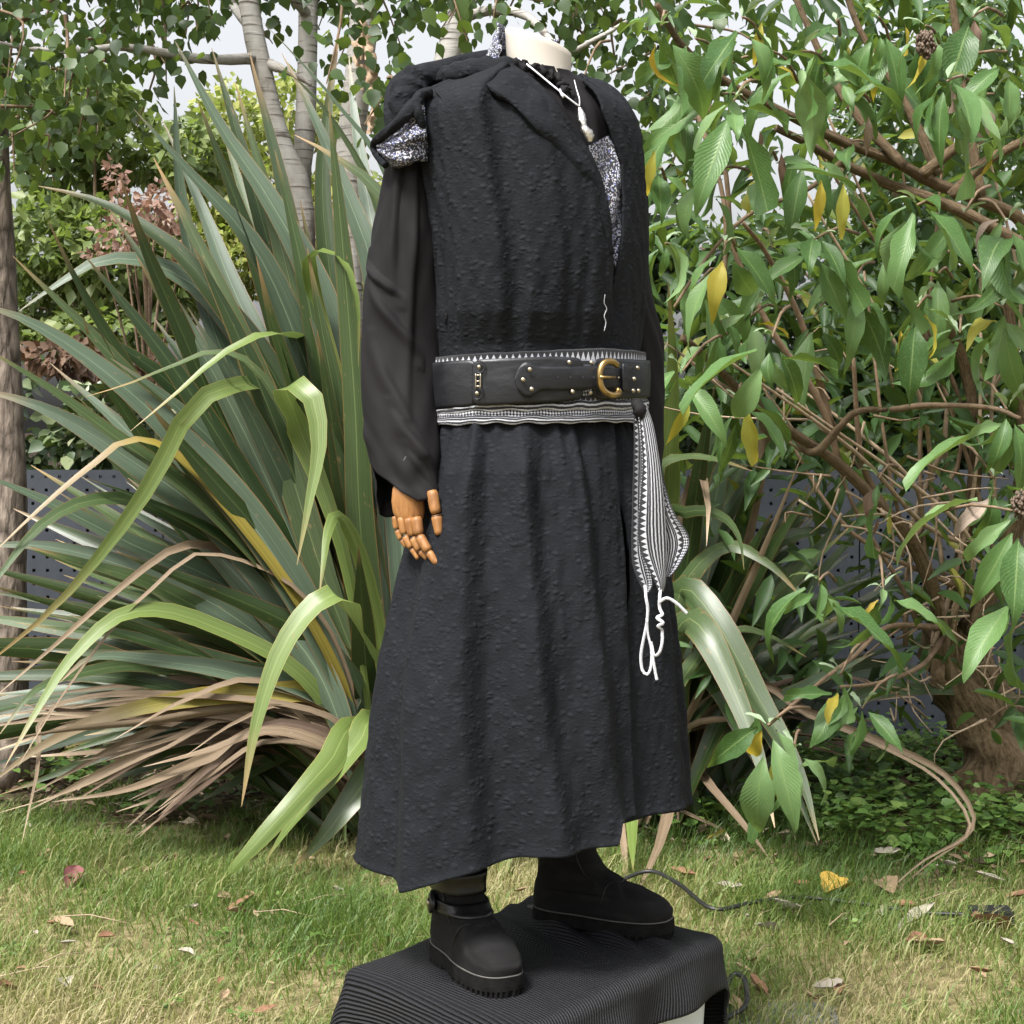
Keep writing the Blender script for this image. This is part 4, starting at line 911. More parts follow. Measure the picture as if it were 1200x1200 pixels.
# ================================================================== lofted garments
class Loft:
    def __init__(s, levels, d0=D0, zref=-.08):
        R = spline(np.asarray(levels, float), 90); dd = R[:, 5] if R.shape[1] > 5 else np.zeros(len(R)); Y = d0 + dd + zref
        s.z = CAM_H - (R[:, 0] - HORIZON) / FPX * Y; k = (d0 + dd) / FPX; s.dc = d0 + dd; s.d0 = d0
        s.xc = ((R[:, 1] + R[:, 2]) / 2 - 600) * k; s.hw = (R[:, 2] - R[:, 1]) / 2 * k; s.D = R[:, 3]; s.K = R[:, 4]
        o = np.argsort(s.z); s.z, s.xc, s.hw, s.D, s.K, s.dc = (v[o] for v in (s.z, s.xc, s.hw, s.D, s.K, s.dc))
    def prm(s, z): return [np.interp(z, s.z, v) for v in (s.xc, s.hw, s.D, s.K)]
    def pt(s, a, z, off=0.0):
        xc, hw, D, K = s.prm(z); sa, ca = np.sin(a), np.cos(a)
        x = xc + hw * sa; y = np.interp(z, s.z, s.dc) - D * ca + K * sa; nx, ny = D * sa + K * ca, -hw * ca; l = np.hypot(nx, ny) + 1e-9
        return np.stack(np.broadcast_arrays(x + nx / l * off, y + ny / l * off, z), -1)
    def solve(s, px, py):
        Y = s.d0 - .12
        for _ in range(12):
            x = (px - 600) / FPX * Y; z = P(px, py, Y)[2]; xc, hw, D, K = s.prm(z)
            a = math.asin(float(np.clip((x - xc) / hw, -1, 1))); Y = .5 * Y + .5 * (float(np.interp(z, s.z, s.dc)) - D * math.cos(a) + K * math.sin(a))
        return a, z
    def at(s, px, py, off=0.0):
        tx, ty = px, py
        for _ in range(7 if abs(off) > .003 else 1):
            a, z = s.solve(tx, ty); p = s.pt(a, np.array(z), off); qx, qy = project(p)
            tx += .8 * (px - qx); ty += .8 * (py - qy)
        return p
def saw(d, w, k=.4):
    return np.where(d < 0, np.exp(-(d / w) ** 2), np.exp(-(d / (w * k)) ** 2))
def solid(o, t, off=-1):
    m = o.modifiers.new('thick', 'SOLIDIFY'); m.thickness = t; m.offset = off; return o
RAD = math.radians
body = Loft([(62, 592, 668, .07, .01), (74, 578, 678, .08, .02), (86, 562, 690, .085, .03), (100, 530, 714, .10, .042), (116, 503, 736, .12, .05), (140, 490, 749, .14, .06), (200, 498, 754, .15, .06),
             (300, 513, 756, .158, .06), (380, 515, 751, .156, .055), (430, 513, 750, .154, .05), (480, 512, 750, .155, .05), (500, 512, 752, .157, .05)])
skirt = Loft([(470, 514, 749, .152, .05), (485, 513, 750, .155, .05), (520, 511, 759, .165, .05), (600, 493, 778, .19, .05), (700, 471, 794, .22, .05), (800, 451, 805, .245, .05), (900, 440, 813, .262, .05), (960, 434, 818, .272, .05), (1060, 426, 822, .28, .05)])
zpy = lambda py, Y=D0 - .12: CAM_H - (py - HORIZON) / FPX * Y

man = thing('mannequin', (.05, 2.95, .35), 'headless cream mannequin with wooden right hand dressed in black', 'mannequin')
# neck with a slanted flat top
neck = Loft([(30, 592, 669, .05, .01), (68, 594, 669, .05, .01), (85, 598, 669, .052, .01), (110, 590, 676, .06, .01), (160, 575, 690, .075, .02)])
a = np.linspace(-math.pi, math.pi, 48, endpoint=False); rows = []
zt = zpy(56, D0) - .019 * np.sin(a) ; zb = zpy(150, D0)
for u in np.linspace(0, 1, 14): rows.append(neck.pt(a, zb + (zt - zb) * u))
ctop = rows[-1].mean(0); rim = rows[-1]
rows.append(rim * .96 + ctop * .04 + [0, 0, .0015]); rows.append(np.repeat(ctop[None] + [0, 0, .0015], 48, 0))
obj('neck', grid_mesh('neck', np.array(rows), True), NECKM, man)
# torso and legs inside the clothes
rows = [body.pt(a, np.array(z), -.02) for z in np.linspace(zpy(500), zpy(88), 20)]
obj('torso', grid_mesh('torso', np.array(rows), True), NECKM, man)
tube('stand_pole', np.array([[.058, 3.04, .352], [.058, 3.04, .7], [.058, 3.0, 1.05]]), .012, POLE, man, 12)
V, F = box_arrays(.028, .088, 3.005, 3.075, .3555, .362); obj('pole_foot', mesh('pole_foot', V, F, None, 'flat'), POLE, man)

# ---- shirt
shirt = thing('shirt', (.05, 2.92, .9), 'loose black cotton shirt with wide sleeves under the surcoat', 'shirt')
n = 120; al = np.linspace(-math.pi, math.pi, n); zz = np.linspace(zpy(300), zpy(74), 60)
AA, ZZ2 = np.meshgrid(al, zz); t = np.linspace(0, 1, 60)[:, None]
off = -.014 + .004 * wob(AA * 3, ZZ2 * 6, 3, fa=(2, 6), fb=(2, 8)) + .006 * saw(AA - RAD(22) - .1 * t, .08) + .005 * saw(RAD(30) + .15 * t - AA, .06)
obj('shirt_body', grid_mesh('shirt_body', body.pt(AA, ZZ2, off)), SHIRT, shirt)
ruff = spline([body.at(x, y, .004) for x, y in ((604, 74), (618, 80), (632, 84), (645, 88), (655, 96), (662, 106), (668, 112))], 40)
ruff = ruff + np.random.default_rng(1).normal(size=ruff.shape) * .0025
tube('collar_ruffle', ruff, .0085 + .003 * np.sin(np.arange(40) * 1.3), SHIRT, shirt, 10, .3, 4)
slv = Loft([(150, 470, 505, .045, 0, 0), (180, 461, 504, .05, 0, 0), (200, 457, 506, .052, 0, 0), (260, 443, 514, .056, 0, 0), (300, 434, 517, .058, 0, 0), (340, 427, 518, .06, 0, 0), (400, 425, 517, .06, 0, -.01), (450, 425, 516, .06, 0, -.025), (500, 429, 516, .058, 0, -.05), (535, 434, 520, .055, 0, -.068), (555, 439, 517, .052, 0, -.077), (570, 442, 517, .05, 0, -.085), (585, 443, 521, .053, 0, -.09), (625, 446, 520, .05, 0, -.10)], 2.835, -.05)
def sleeve(lf, name, ztop, hem, seed, parent, folds=()):
    n = 130; m = 130; al = np.linspace(-math.pi, math.pi, n); v = np.linspace(0, 1, m)[:, None]; AA = np.broadcast_to(al, (m, n)); H = hem(al)[None]
    Z = ztop + (H - ztop) * v
    off = .005 * wob(AA * 1.0, Z * 10, seed, fa=(1, 4.01), fb=(.6, 2.2)) + .0012 * wob(AA * 2, Z * 25, seed + 1, fa=(2, 5.01), fb=(1, 3))
    off = off + .005 * np.sin(AA * 7 + Z * 4) * np.clip(1 - v * 3, 0, 1)                    # gathers at the top
    for a0, a1, z0, z1, w, amp in folds:                                                     # creases
        u = np.clip((z0 - Z) / (z0 - z1), 0, 1); ctr = a0 + (a1 - a0) * u; fade = np.exp(-((u - .5) / .42) ** 2) * ((Z < z0 + .02) & (Z > z1 - .02))
        off = off + 1.6 * amp * fade * saw(AA - ctr, w, .4)
    off = off * np.clip(1.2 * (1 - np.abs(v - .5) * 2) + .6, 0, 1) + .003 * np.clip((v - .8) / .1, 0, 1) * ringwob(AA, Z * 60, seed + 5, 6, 9, (.5, 2))
    o = obj(name, grid_mesh(name, lf.pt(AA, Z, off)), SHIRT, parent); return solid(o, .002)
zs = lambda py: CAM_H - (py - HORIZON) / FPX * 2.785
def hem_near(al):
    x = np.degrees(al); py = np.interp(x, [-180, -125, -95, -75, -45, -10, 15, 45, 90, 130, 180], [606, 610, 600, 546, 560, 578, 588, 583, 575, 585, 606]); return CAM_H - (py - HORIZON) / FPX * 2.69
sl = sleeve(slv, 'sleeve', zs(150), hem_near, 61, shirt, [(-1.2, .1, zs(305), zs(350), .16, .007), (-.9, .6, zs(330), zs(420), .2, .006), (-.5, -.2, zs(190), zs(330), .22, .006), (.35, .2, zs(200), zs(480), .18, .006), (-.2, .9, zs(480), zs(560), .2, .006), (.1, 1.0, zs(530), zs(575), .12, .006), (-.7, .5, zs(400), zs(520), .25, .005)])
cuff = [slv.at(x, y, .0035) for x, y in ((470, 545), (476, 535), (484, 529), (492, 527), (500, 527))]
tube('cuff_seam', spline(cuff, 14), .0011, THREAD, shirt, 5)
slf = Loft([(230, 722, 755, .045, 0), (300, 724, 757, .05, 0), (345, 728, 763, .052, 0), (400, 730, 776, .055, 0), (460, 730, 777, .055, 0), (520, 732, 775, .055, 0), (600, 735, 772, .05, 0)], 3.03, -.05)
sleeve(slf, 'sleeve', CAM_H - (230 - HORIZON) / FPX * 2.98, lambda al: np.full(al.shape, CAM_H - (585 - HORIZON) / FPX * 2.98), 67, shirt)

# ---- wooden hand
HY = 2.703
def hp(x, y, d=0.0): return P(x, y, HY + d)
def seg_tube(name, p, q, r0, r1, mat, parent, n=9):
    u = np.linspace(0, 1, n); path = np.asarray(p) + (np.asarray(q) - np.asarray(p)) * u[:, None]
    e = np.sqrt(np.clip(1 - (2 * np.abs(u - .5)) ** 12, .55, 1)); return tube(name, path, (r0 + (r1 - r0) * u) * e, mat, parent, 12)
sc = HY / FPX
hand = None
rows = []
for (y, x, w, d) in ((552, 482, 9, .022), (562, 480, 13, .026), (575, 478, 18, .028), (590, 478, 19.5, .027), (602, 479, 19, .023), (610, 480, 17, .02), (614, 480, 12, .016), (615.5, 480, 3, .008)):
    k = np.linspace(0, 2 * math.pi, 28, endpoint=False); c = hp(x, y, .014); rows.append(np.stack([c[0] + w * sc * np.cos(k), c[1] + d * .62 * np.sin(k), c[2] + .004 * np.cos(k * 2) + 0 * k], -1))
hand = obj('hand', grid_mesh('hand', np.array(rows), True), WOOD, man)
fing = [[((488, 606, -.008), (491, 627, -.014), 7.6), ((491.5, 628, -.014), (502, 646, -.024), 7.0), ((502.5, 647, -.024), (512, 661, -.032), 5.8)],
        [((479, 607, .0), (483, 628, -.001), 6.6), ((483.5, 630, -.001), (492, 645, -.006), 6.0), ((492.5, 646, -.006), (501, 655, -.01), 4.8)],
        [((470, 606, .008), (474, 626, .006), 6.2), ((474.5, 628, .006), (482, 642, .001), 5.6), ((482.5, 643, .001), (490, 655, -.003), 4.2)],
        [((463, 605, .016), (465, 620, .016), 5.2), ((465.5, 621, .016), (470, 632, .013), 4.6), ((470.5, 633, .013), (476, 641, .01), 3.6)],
        [((506, 575, -.004), (511, 602, -.012), 8.2), ((511.5, 604, -.012), (514.5, 627, -.018), 8.0)]]
for f in fing:
    for j, (p, q, r0) in enumerate(f):
        r0 = r0 * .88; s = seg_tube('finger_segment' if len(f) == 3 else 'thumb_segment', hp(*p), hp(*q), r0 * sc, r0 * (.92 if j < len(f) - 1 else .72) * sc, WOOD, hand)
        if j: tube('joint_pin', np.array([hp(p[0], p[1] - .6, p[2]), hp(p[0] + .3, p[1] + .6, p[2])]), r0 * .93 * sc, JOINT, hand, 10)

# ---- surcoat
coat = thing('hooded_surcoat', (.05, 2.9, .52), 'long sleeveless black puckered surcoat with hood and open front skirt', 'coat')
nearE = [(60, 588), (75, 598), (95, 614), (120, 637), (150, 659), (190, 688), (250, 709), (300, 713), (400, 711), (480, 712)]
farE = [(60, 668), (75, 673), (95, 681), (130, 702), (160, 714), (193, 725), (240, 727), (300, 723), (390, 709), (480, 704)]
def edge_fn(lf, tab):
    s = [lf.solve(x, y) for y, x in tab]; zz = np.array([k[1] for k in s]); aa = np.array([k[0] for k in s]); o = np.argsort(zz)
    return lambda z: np.interp(z, zz[o], aa[o])
eN, eF = edge_fn(body, nearE), edge_fn(body, farE)
zt, zb = zpy(78), zpy(482); m, n = 150, 300
Z = np.linspace(zt, zb, m)[:, None] * np.ones(n); t = np.linspace(0, 1, m)[:, None] * np.ones(n); S = np.linspace(0, 1, n)[None] * np.ones((m, 1))
aN, aF = eN(Z[:, :1]), eF(Z[:, :1])
A = aN + (aF - 2 * math.pi - aN) * S; Ad = np.degrees(A)
off = .004 + 0 * A
gather = np.clip((t - .55) / .45, 0, 1)
for (d0, d1, w, a0, a1) in ((-26, -22, 15, .026, .016), (-70, -66, 7, .008, .004), (2, 8, 14, .008, .014), (-48, -44, 11, .006, .012), (26, 23, 9, .003, .010), (-10, -8, 8, .003, .012), (33, 33, 5, .004, .004), (-57, -56, 6, 0, .006), (14, 16, 5, 0, .005)):
    off = off + (a0 + (a1 - a0) * t) * saw((1 if a0 > .007 else -1) * (Ad - (d0 + (d1 - d0) * t)), w, .3)
off = off + gather * .0035 * np.sin(Ad * .55 + 2 * wob(A, Z, 5)) + .0035 * wob(A * 2, Z * 4, 55, fa=(1, 5), fb=(1, 4)) + .0012 * wob(A * 6, Z * 14, 56)
off = off + .010 * np.sin(np.clip(t * 1.05, 0, 1) * math.pi) * np.exp(-(Ad / 50) ** 2)
off = np.where(S > .93, off - .010 * np.clip((S - .93) / .05, 0, 1) * np.clip((t - .5) * 6, 0, 1), off)
off = off + .012 * np.exp(-((Ad + 84) / 9) ** 2) * np.clip(1 - t * 1.2, 0, 1)                                   # armhole facing stands off the sleeve
off = off * (1 - .72 * np.clip((t - .72) / .09, 0, 1)) + .002
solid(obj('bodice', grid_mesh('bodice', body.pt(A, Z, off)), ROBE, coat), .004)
seam = spline([body.at(x, y, .0145 if y < 300 else .009) for x, y in ((500, 104), (512, 108), (521, 120), (530, 150), (536, 180), (538, 230), (537, 290), (530, 340), (522, 380))], 40)
tube('armhole_seam', seam, .0016, SHIRT, coat, 6)
# skirts: near panel and far panel
def skirt_panel(name, edge_px, hemtab, sgn, seed, inset, folds, n=330, m=190):
    eS = edge_fn(skirt, edge_px); hd = np.array(hemtab, float)
    zt = zpy(476); S = np.linspace(0, 1, n)[None] * np.ones((m, 1)); t = np.linspace(0, 1, m)[:, None] * np.ones(n)
    # column angle fixed by its position at the hem, drifting towards the waist
    eb = float(eS(.58)); span = sgn * RAD(215); A1 = eb + span * S[:1]; zh = np.interp(np.degrees(A1), hd[:, 0], hd[:, 1])
    Z = zt + (zh - zt) * t; e = eS(Z[:, :1]); A = e + (eb + span - e) * S; Ad = np.degrees(A)
    off = inset + 0 * A
    for d0, d1, w, a0, a1, dirn in folds:
        x = Ad - (d0 + (d1 - d0) * t); off = off + (a0 + (a1 - a0) * t ** .8) * saw(x * dirn, w, .38) * np.clip(t * 7, .25, 1)
    off = off + (.004 + .012 * t) * wob(A * 1.6, Z * .8, seed, fa=(1, 4), fb=(.5, 2)) + .0035 * wob(A * 4, Z * 6, seed + 1, fa=(1, 5), fb=(1, 4)) + .0012 * wob(A * 9, Z * 16, seed + 2)
    off = off + .005 * np.sin(Ad * .5 + 1.5 * wob(A, Z, 4)) * np.clip(1 - t * 3.2, 0, 1) - .006 * np.clip(1 - t * 8, 0, 1)
    off = off + .003 * np.exp(-((1 - t) / .012) ** 2)
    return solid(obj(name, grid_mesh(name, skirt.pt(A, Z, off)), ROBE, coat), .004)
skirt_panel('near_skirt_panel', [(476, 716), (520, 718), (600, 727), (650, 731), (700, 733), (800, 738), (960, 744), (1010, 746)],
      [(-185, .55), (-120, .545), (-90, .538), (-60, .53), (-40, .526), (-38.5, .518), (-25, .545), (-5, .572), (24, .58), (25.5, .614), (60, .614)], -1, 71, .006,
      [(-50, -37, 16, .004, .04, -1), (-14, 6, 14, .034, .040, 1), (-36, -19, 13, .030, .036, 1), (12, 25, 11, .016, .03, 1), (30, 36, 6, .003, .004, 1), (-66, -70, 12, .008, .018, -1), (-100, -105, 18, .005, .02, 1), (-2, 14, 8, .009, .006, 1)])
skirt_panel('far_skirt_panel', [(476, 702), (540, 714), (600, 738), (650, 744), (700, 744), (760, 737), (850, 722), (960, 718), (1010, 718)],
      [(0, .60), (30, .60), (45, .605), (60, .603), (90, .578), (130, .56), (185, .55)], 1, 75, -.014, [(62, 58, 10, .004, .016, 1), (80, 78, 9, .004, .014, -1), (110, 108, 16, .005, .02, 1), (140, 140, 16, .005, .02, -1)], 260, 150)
# hood
def sweep(name, rows, mat, parent, seed, n=80, seg=26, rough=.12, flat=1.0, nmax=4):
    R = spline([[*P(x, y, d), r * d / FPX] for x, y, d, r in rows], n)
    return tube(name, R[:, :3], np.maximum(R[:, 3], .0015), mat, parent, seg, rough, seed, flat, nmax=nmax)
hood = sweep('hood', [(522, 102, 2.90, 6), (516, 90, 2.87, 9), (528, 84, 2.83, 11), (550, 81, 2.81, 12), (570, 79, 2.80, 13), (584, 77, 2.80, 12), (600, 76, 2.81, 10), (612, 78, 2.84, 5)], ROBE, coat, 81, 90, 40, .13, .6, 3)
inn = spline([(590, 69), (612, 82), (637, 102), (662, 133), (685, 166), (699, 192), (711, 232), (715, 298)], 70); outr = spline([(560, 92), (580, 106), (602, 124), (627, 152), (652, 181), (677, 206), (702, 246), (713, 299)], 70)
rows = []
for i, (p, q) in enumerate(zip(inn, outr)):
    u = np.linspace(0, 1, 16); v = i / 69; k = 1 - .75 * v
    o_ = .010 + k * (.020 * np.sin(np.clip(u * 1.15, 0, 1) * math.pi * .62) + .006 * np.sin(u * 6 + 9 * v) + .004 * math.sin(v * 23)); o_[-2:] -= np.array([.0, .002]) * k
    rows.append([body.at(*(p + (q - p) * a_), b_) for a_, b_ in zip(u, o_)])
solid(obj('lapel', grid_mesh('lapel', np.array(rows)), ROBE, coat), .011)
sweep('hood_back', [(466, 168, 2.88, 7), (463, 138, 2.90, 14), (475, 108, 2.93, 20), (500, 92, 2.95, 19), (530, 84, 2.97, 17), (560, 78, 2.99, 16), (590, 74, 3.0, 14), (630, 84, 3.0, 12), (672, 98, 2.965, 12), (700, 110, 2.93, 15), (722, 128, 2.915, 16), (736, 155, 2.91, 14), (742, 195, 2.905, 11), (744, 250, 2.91, 8), (742, 320, 2.91, 5)], ROBE, hood, 83, 130, 36, .13, .85, 4)
sweep('hood_fold', [(476, 158, 2.835, 6), (472, 138, 2.84, 12), (474, 116, 2.85, 18), (486, 99, 2.86, 20), (502, 88, 2.865, 15), (514, 82, 2.87, 8), (520, 82, 2.89, 4)], ROBE, hood, 88, 80, 36, .15, .8, 3)
# collar lining behind the neck
al = np.linspace(RAD(-42), RAD(-215), 40); cn = Loft([(30, 586, 672, .056, .01), (45, 580, 674, .058, .01), (70, 568, 676, .066, .01), (100, 556, 682, .07, .01)])
rows = []
for u in np.linspace(0, 1, 16):
    z = zpy(98, D0) + (zpy(44, D0) + .016 * np.clip(-np.sin(al) , 0, 1) - .05 * (1 - np.clip((RAD(-42) - al) / .9, 0, 1)) - zpy(98, D0)) * u
    rows.append(cn.pt(al, z, -.002 + .004 * u + .002 * wob(al * 3, al * 0 + u * 3, 3)))
solid(obj('collar_lining', grid_mesh('collar_lining', np.array(rows)), GLITTER, coat), .003)
# flecked lining inside the front opening
Lc = spline([(686, 172), (695, 195), (704, 225), (709, 262), (714, 298), (722, 320)], 24); Rc = spline([(714, 158), (727, 192), (730, 235), (730, 275), (727, 305), (723, 320)], 24)
V = np.array([[body.at(*(l + (q - l) * u), -.003 + .005 * math.sin(u * 5 + i * .5)) for u in np.linspace(0, 1, 8)] for i, (l, q) in enumerate(zip(Lc, Rc))])
obj('front_lining', grid_mesh('front_lining', V), GLITTER, coat)
# cap sleeve: black outer layer and the flecked lining that shows
top = spline([(497, 116, 2.775), (484, 128, 2.765), (468, 146, 2.77), (452, 160, 2.785), (440, 168, 2.81)], 26); bot = spline([(503, 189, 2.775), (488, 190, 2.755), (470, 197, 2.76), (455, 193, 2.78), (443, 181, 2.805)], 26)
rr = np.random.default_rng(2); rows = []
for u in np.linspace(0, 1, 18):
    c = top + (bot - top) * u; bul = .022 * math.sin(u * math.pi) + .006 * np.sin(u * 14 + np.linspace(0, 5, 26)); rows.append(np.array([P(x, y, d - b) for (x, y, d), b in zip(c, bul)]))
cap = obj('cap_sleeve_lining', grid_mesh('cap_sleeve_lining', np.array(rows)), GLITTER, coat); solid(cap, .003)
sweep('cap_sleeve_hem', [(505, 108, 2.775, 6), (492, 112, 2.765, 7), (486, 124, 2.75, 7), (474, 137, 2.745, 7), (460, 149, 2.752, 6), (447, 159, 2.77, 5), (438, 168, 2.80, 4), (440, 180, 2.80, 4), (452, 194, 2.775, 4)], ROBE, coat, 84, 50, 14, .15)
sweep('cap_sleeve_hem', [(486, 118, 2.75, 5), (490, 132, 2.745, 6), (494, 146, 2.75, 5), (496, 165, 2.765, 3)], ROBE, coat, 85, 24, 12, .15)
rows = []
for u in np.linspace(0, 1, 10):
    c = spline([(500, 106, 2.79), (478, 118, 2.79), (462, 140, 2.80), (444, 166, 2.82)], 20) * (1 - u) + spline([(492, 120, 2.765), (478, 136, 2.755), (462, 150, 2.765), (442, 168, 2.79)], 20) * u
    rows.append(np.array([P(x, y, d - .01 * math.sin(u * 3.14)) for x, y, d in c]))
solid(obj('cap_sleeve', grid_mesh('cap_sleeve', np.array(rows)), ROBE, coat), .003)
# flecked lining at the armhole
V = np.array([[body.at(x, y, -.001) for x in np.linspace(506, 524, 5)] for y in np.linspace(300, 352, 10)]); obj('armhole_lining', grid_mesh('armhole_lining', V), GLITTER, coat)
# loose thread down the front edge
tube('loose_thread', spline([body.at(x, y, .018) for x, y in ((709, 345), (708, 355), (711, 362), (708, 370), (710, 378), (708, 388))], 20), .0008, CORD, coat, 4)

# ---- pendant necklace
pend = thing('pendant_necklace', body.at(688, 165, .02), 'silver leaf pendant hanging on a thin white chain at the neck', 'necklace')
tube('chain', spline([P(606, 68, 2.835), *[body.at(x, y, .012) for x, y in ((618, 76), (640, 94), (662, 112), (679, 125))]], 24), .0016, CHAIN, pend, 6)
tube('chain', spline([body.at(679, 125, .012), body.at(679, 116, .008), body.at(676, 106, .006), P(673, 94, 2.85)], 14), .001, CHAIN, pend, 6)
R = spline([(679, 126, 1.5, 1), (681, 132, 3.5, 2), (682, 140, 4.5, 3), (684, 147, 3.4, 3), (687, 153, 6.5, 4), (690, 160, 5.5, 3.5), (691, 166, 2, 1)], 26); rows = []
for (x, y, w, d) in R:
    c = body.at(x, y, .014); k = np.linspace(0, 2 * math.pi, 14, endpoint=False); wv = 1 + .2 * np.sin(k * 5 + y); rows.append(np.stack([c[0] + w * .0014 * np.cos(k) * wv, c[1] + d * .0014 * np.sin(k) * wv, c[2] + 0 * k], -1))
obj('pendant', grid_mesh('pendant', np.array(rows), True), SILVER, pend)
tube('clasp_tag', np.array([body.at(656, 105, .012), body.at(658, 110, .014), body.at(660, 114, .014)]), .0022, CHAIN, pend, 6)
# ---- sash, wound round the waist with hanging tails
def band(name, tab, off, mat, parent, th=.003, rows_n=8, nn=160, wav=0.0, a_range=None, vflip=False, vr=(0, 1), seed=0, bulge=0.0):
    """tab: (px, top row, bottom row) on the visible side; wraps right round the waist"""
    T = np.array([[body.solve(x, y0)[0], body.solve(x, y0)[1], body.solve(x, y1)[1]] for x, y0, y1 in tab])
    lo, hi = a_range if a_range else (-math.pi * 1.06, math.pi * .94)
    al = np.linspace(lo, hi, nn); zt = np.interp(al, T[:, 0], T[:, 1]); zb = np.interp(al, T[:, 0], T[:, 2])
    zt = zt + wav * wob(al * 3, al * 0, seed); zb = zb + wav * wob(al * 3, al * 0, seed + 1); rows = []
    arc = np.r_[0, np.cumsum(np.linalg.norm(np.diff(body.pt(al, (zt + zb) / 2), axis=0), axis=1))] * 100; uv = []
    for u in np.linspace(0, 1, rows_n):
        rows.append(body.pt(al, zt + (zb - zt) * u, off + bulge * math.sin(math.pi * u) + wav * .4 * wob(al * 5, al * 0 + u * 3, seed + 2))); v = vr[0] + (vr[1] - vr[0]) * u; uv.append(np.stack([arc, np.full(nn, v)], -1))
    return solid(obj(name, grid_mesh(name, np.array(rows), uv=np.array(uv)), mat, parent), th, 1)
sash = thing('woven_sash', (.1, 2.8, .9), 'black and white patterned woven sash under the leather belt with hanging tails', 'sash')
W0 = [(513, 420, 436), (560, 415, 430), (640, 411, 428), (700, 408, 430), (735, 411, 430), (749, 414, 430)]
band('waist_wrap', W0, .013, SASH, sash, rows_n=10, wav=.0006, vr=(.0, .26), seed=3)
band('waist_wrap', [(513, 474, 492), (580, 466, 482), (660, 456, 478), (700, 452, 474), (749, 450, 474)], .012, SASH, sash, wav=.002, vr=(.3, .66), seed=5, bulge=.003)
band('waist_wrap', [(513, 478, 490), (560, 472, 482), (640, 471, 481), (700, 468, 480), (749, 468, 478)], .016, SASH, sash, wav=.0022, vr=(.66, .8), seed=6, bulge=.003)
band('waist_wrap', [(513, 484, 494), (560, 479, 490), (640, 480, 490), (700, 478, 488), (749, 476, 488)], .0145, SASH, sash, wav=.0022, vr=(.3, .48), seed=7, bulge=.002)
band('waist_wrap', [(513, 490, 499), (560, 487, 497), (640, 487, 496), (700, 486, 495), (749, 484, 493)], .018, SASH, sash, wav=.0018, vr=(.62, .8), seed=8, bulge=.002)
def tail(name, rows, Y, folds, vr, seed, tilt=0.0):
    R = spline(rows, 60); nc = 14; V, uv = [], []; arc = 0
    for i, (y, xl, xr) in enumerate(R):
        u = np.linspace(0, 1, nc); x = xl + (xr - xl) * u; d = Y + .004 * np.sin(u * folds * 6.28 + seed + i * .03) + tilt * (u - .5) + .004 * math.sin(i * .12 + seed)
        V.append([P(a, y, b) for a, b in zip(x, d)]); arc = i * 8.0 / 60 * (rows[-1][0] - rows[0][0]) / 55; uv.append(np.stack([np.full(nc, arc), vr[0] + (vr[1] - vr[0]) * u], -1))
    return solid(obj(name, grid_mesh(name, np.array(V), uv=np.array(uv)), SASH, sash), .002)
tail('tail', [(474, 746, 756), (500, 749, 765), (540, 752, 772), (580, 750, 777), (620, 747, 780), (645, 750, 781), (665, 759, 780), (682, 768, 779), (693, 772, 776)], 2.715, .8, (.45, 1.0), 1, .015)
tail('tail', [(476, 743, 749), (520, 743, 755), (580, 741, 757), (640, 740, 757), (665, 742, 764), (685, 750, 766), (696, 755, 760)], 2.735, .7, (.0, .5), 4)
tail('tail', [(530, 764, 772), (570, 768, 780), (600, 772, 790), (625, 776, 806), (640, 778, 808), (655, 778, 801), (668, 778, 793), (676, 778, 786)], 2.74, .9, (1.0, .3), 2, -.02)
knot = spline([[*P(743, 470, 2.745), .004], [*P(747, 474, 2.725), .010], [*P(750, 482, 2.718), .010], [*P(750, 492, 2.725), .006]], 16)
tube('knot', knot[:, :3], knot[:, 3], SHIRT, sash, 12, .2, 3)
def cord(pts, w=2.3, Y=2.70):
    q = spline([P(*p[:2], Y + (p[2] if len(p) > 2 else 0)) for p in pts], 46); return tube('tassel_cord', q, w * .72 * 2.7 / FPX, CORD, sash, 8, .08, 1, .55)
cord([(756, 686, .02), (757, 700), (759, 712), (758, 730), (754, 750), (751, 770), (753, 786), (759, 790), (763, 780), (763, 760), (759, 742), (758, 725, -.006)], 2.8)
cord([(763, 752, -.004), (765, 770, -.008), (768, 788, -.008), (770, 797, -.008)], 2.6)
cord([(774, 690, .015), (773, 702), (773, 712), (776, 720, -.01), (770, 724, -.012), (777, 730, -.014), (771, 734, -.012), (776, 738, -.008)], 2.9)
cord([(772, 706, -.008), (782, 701, -.012), (794, 708, -.012), (805, 719, -.01)], 2.6)
cord([(776, 738, -.006), (776, 752, -.01), (773, 764, -.01), (767, 768, -.008), (764, 756, -.006)], 2.7)
# fringe of the sash end below the coat
r = np.random.default_rng(4)
for k in range(14): p = P(703 + k * 1.7, 958, 2.80); tube('fringe_thread', np.array([p, p + [r.normal() * .001, 0, -.016], p + [r.normal() * .003, 0, -.026 - .004 * r.random()]]), .0011, CORD, sash, 4)

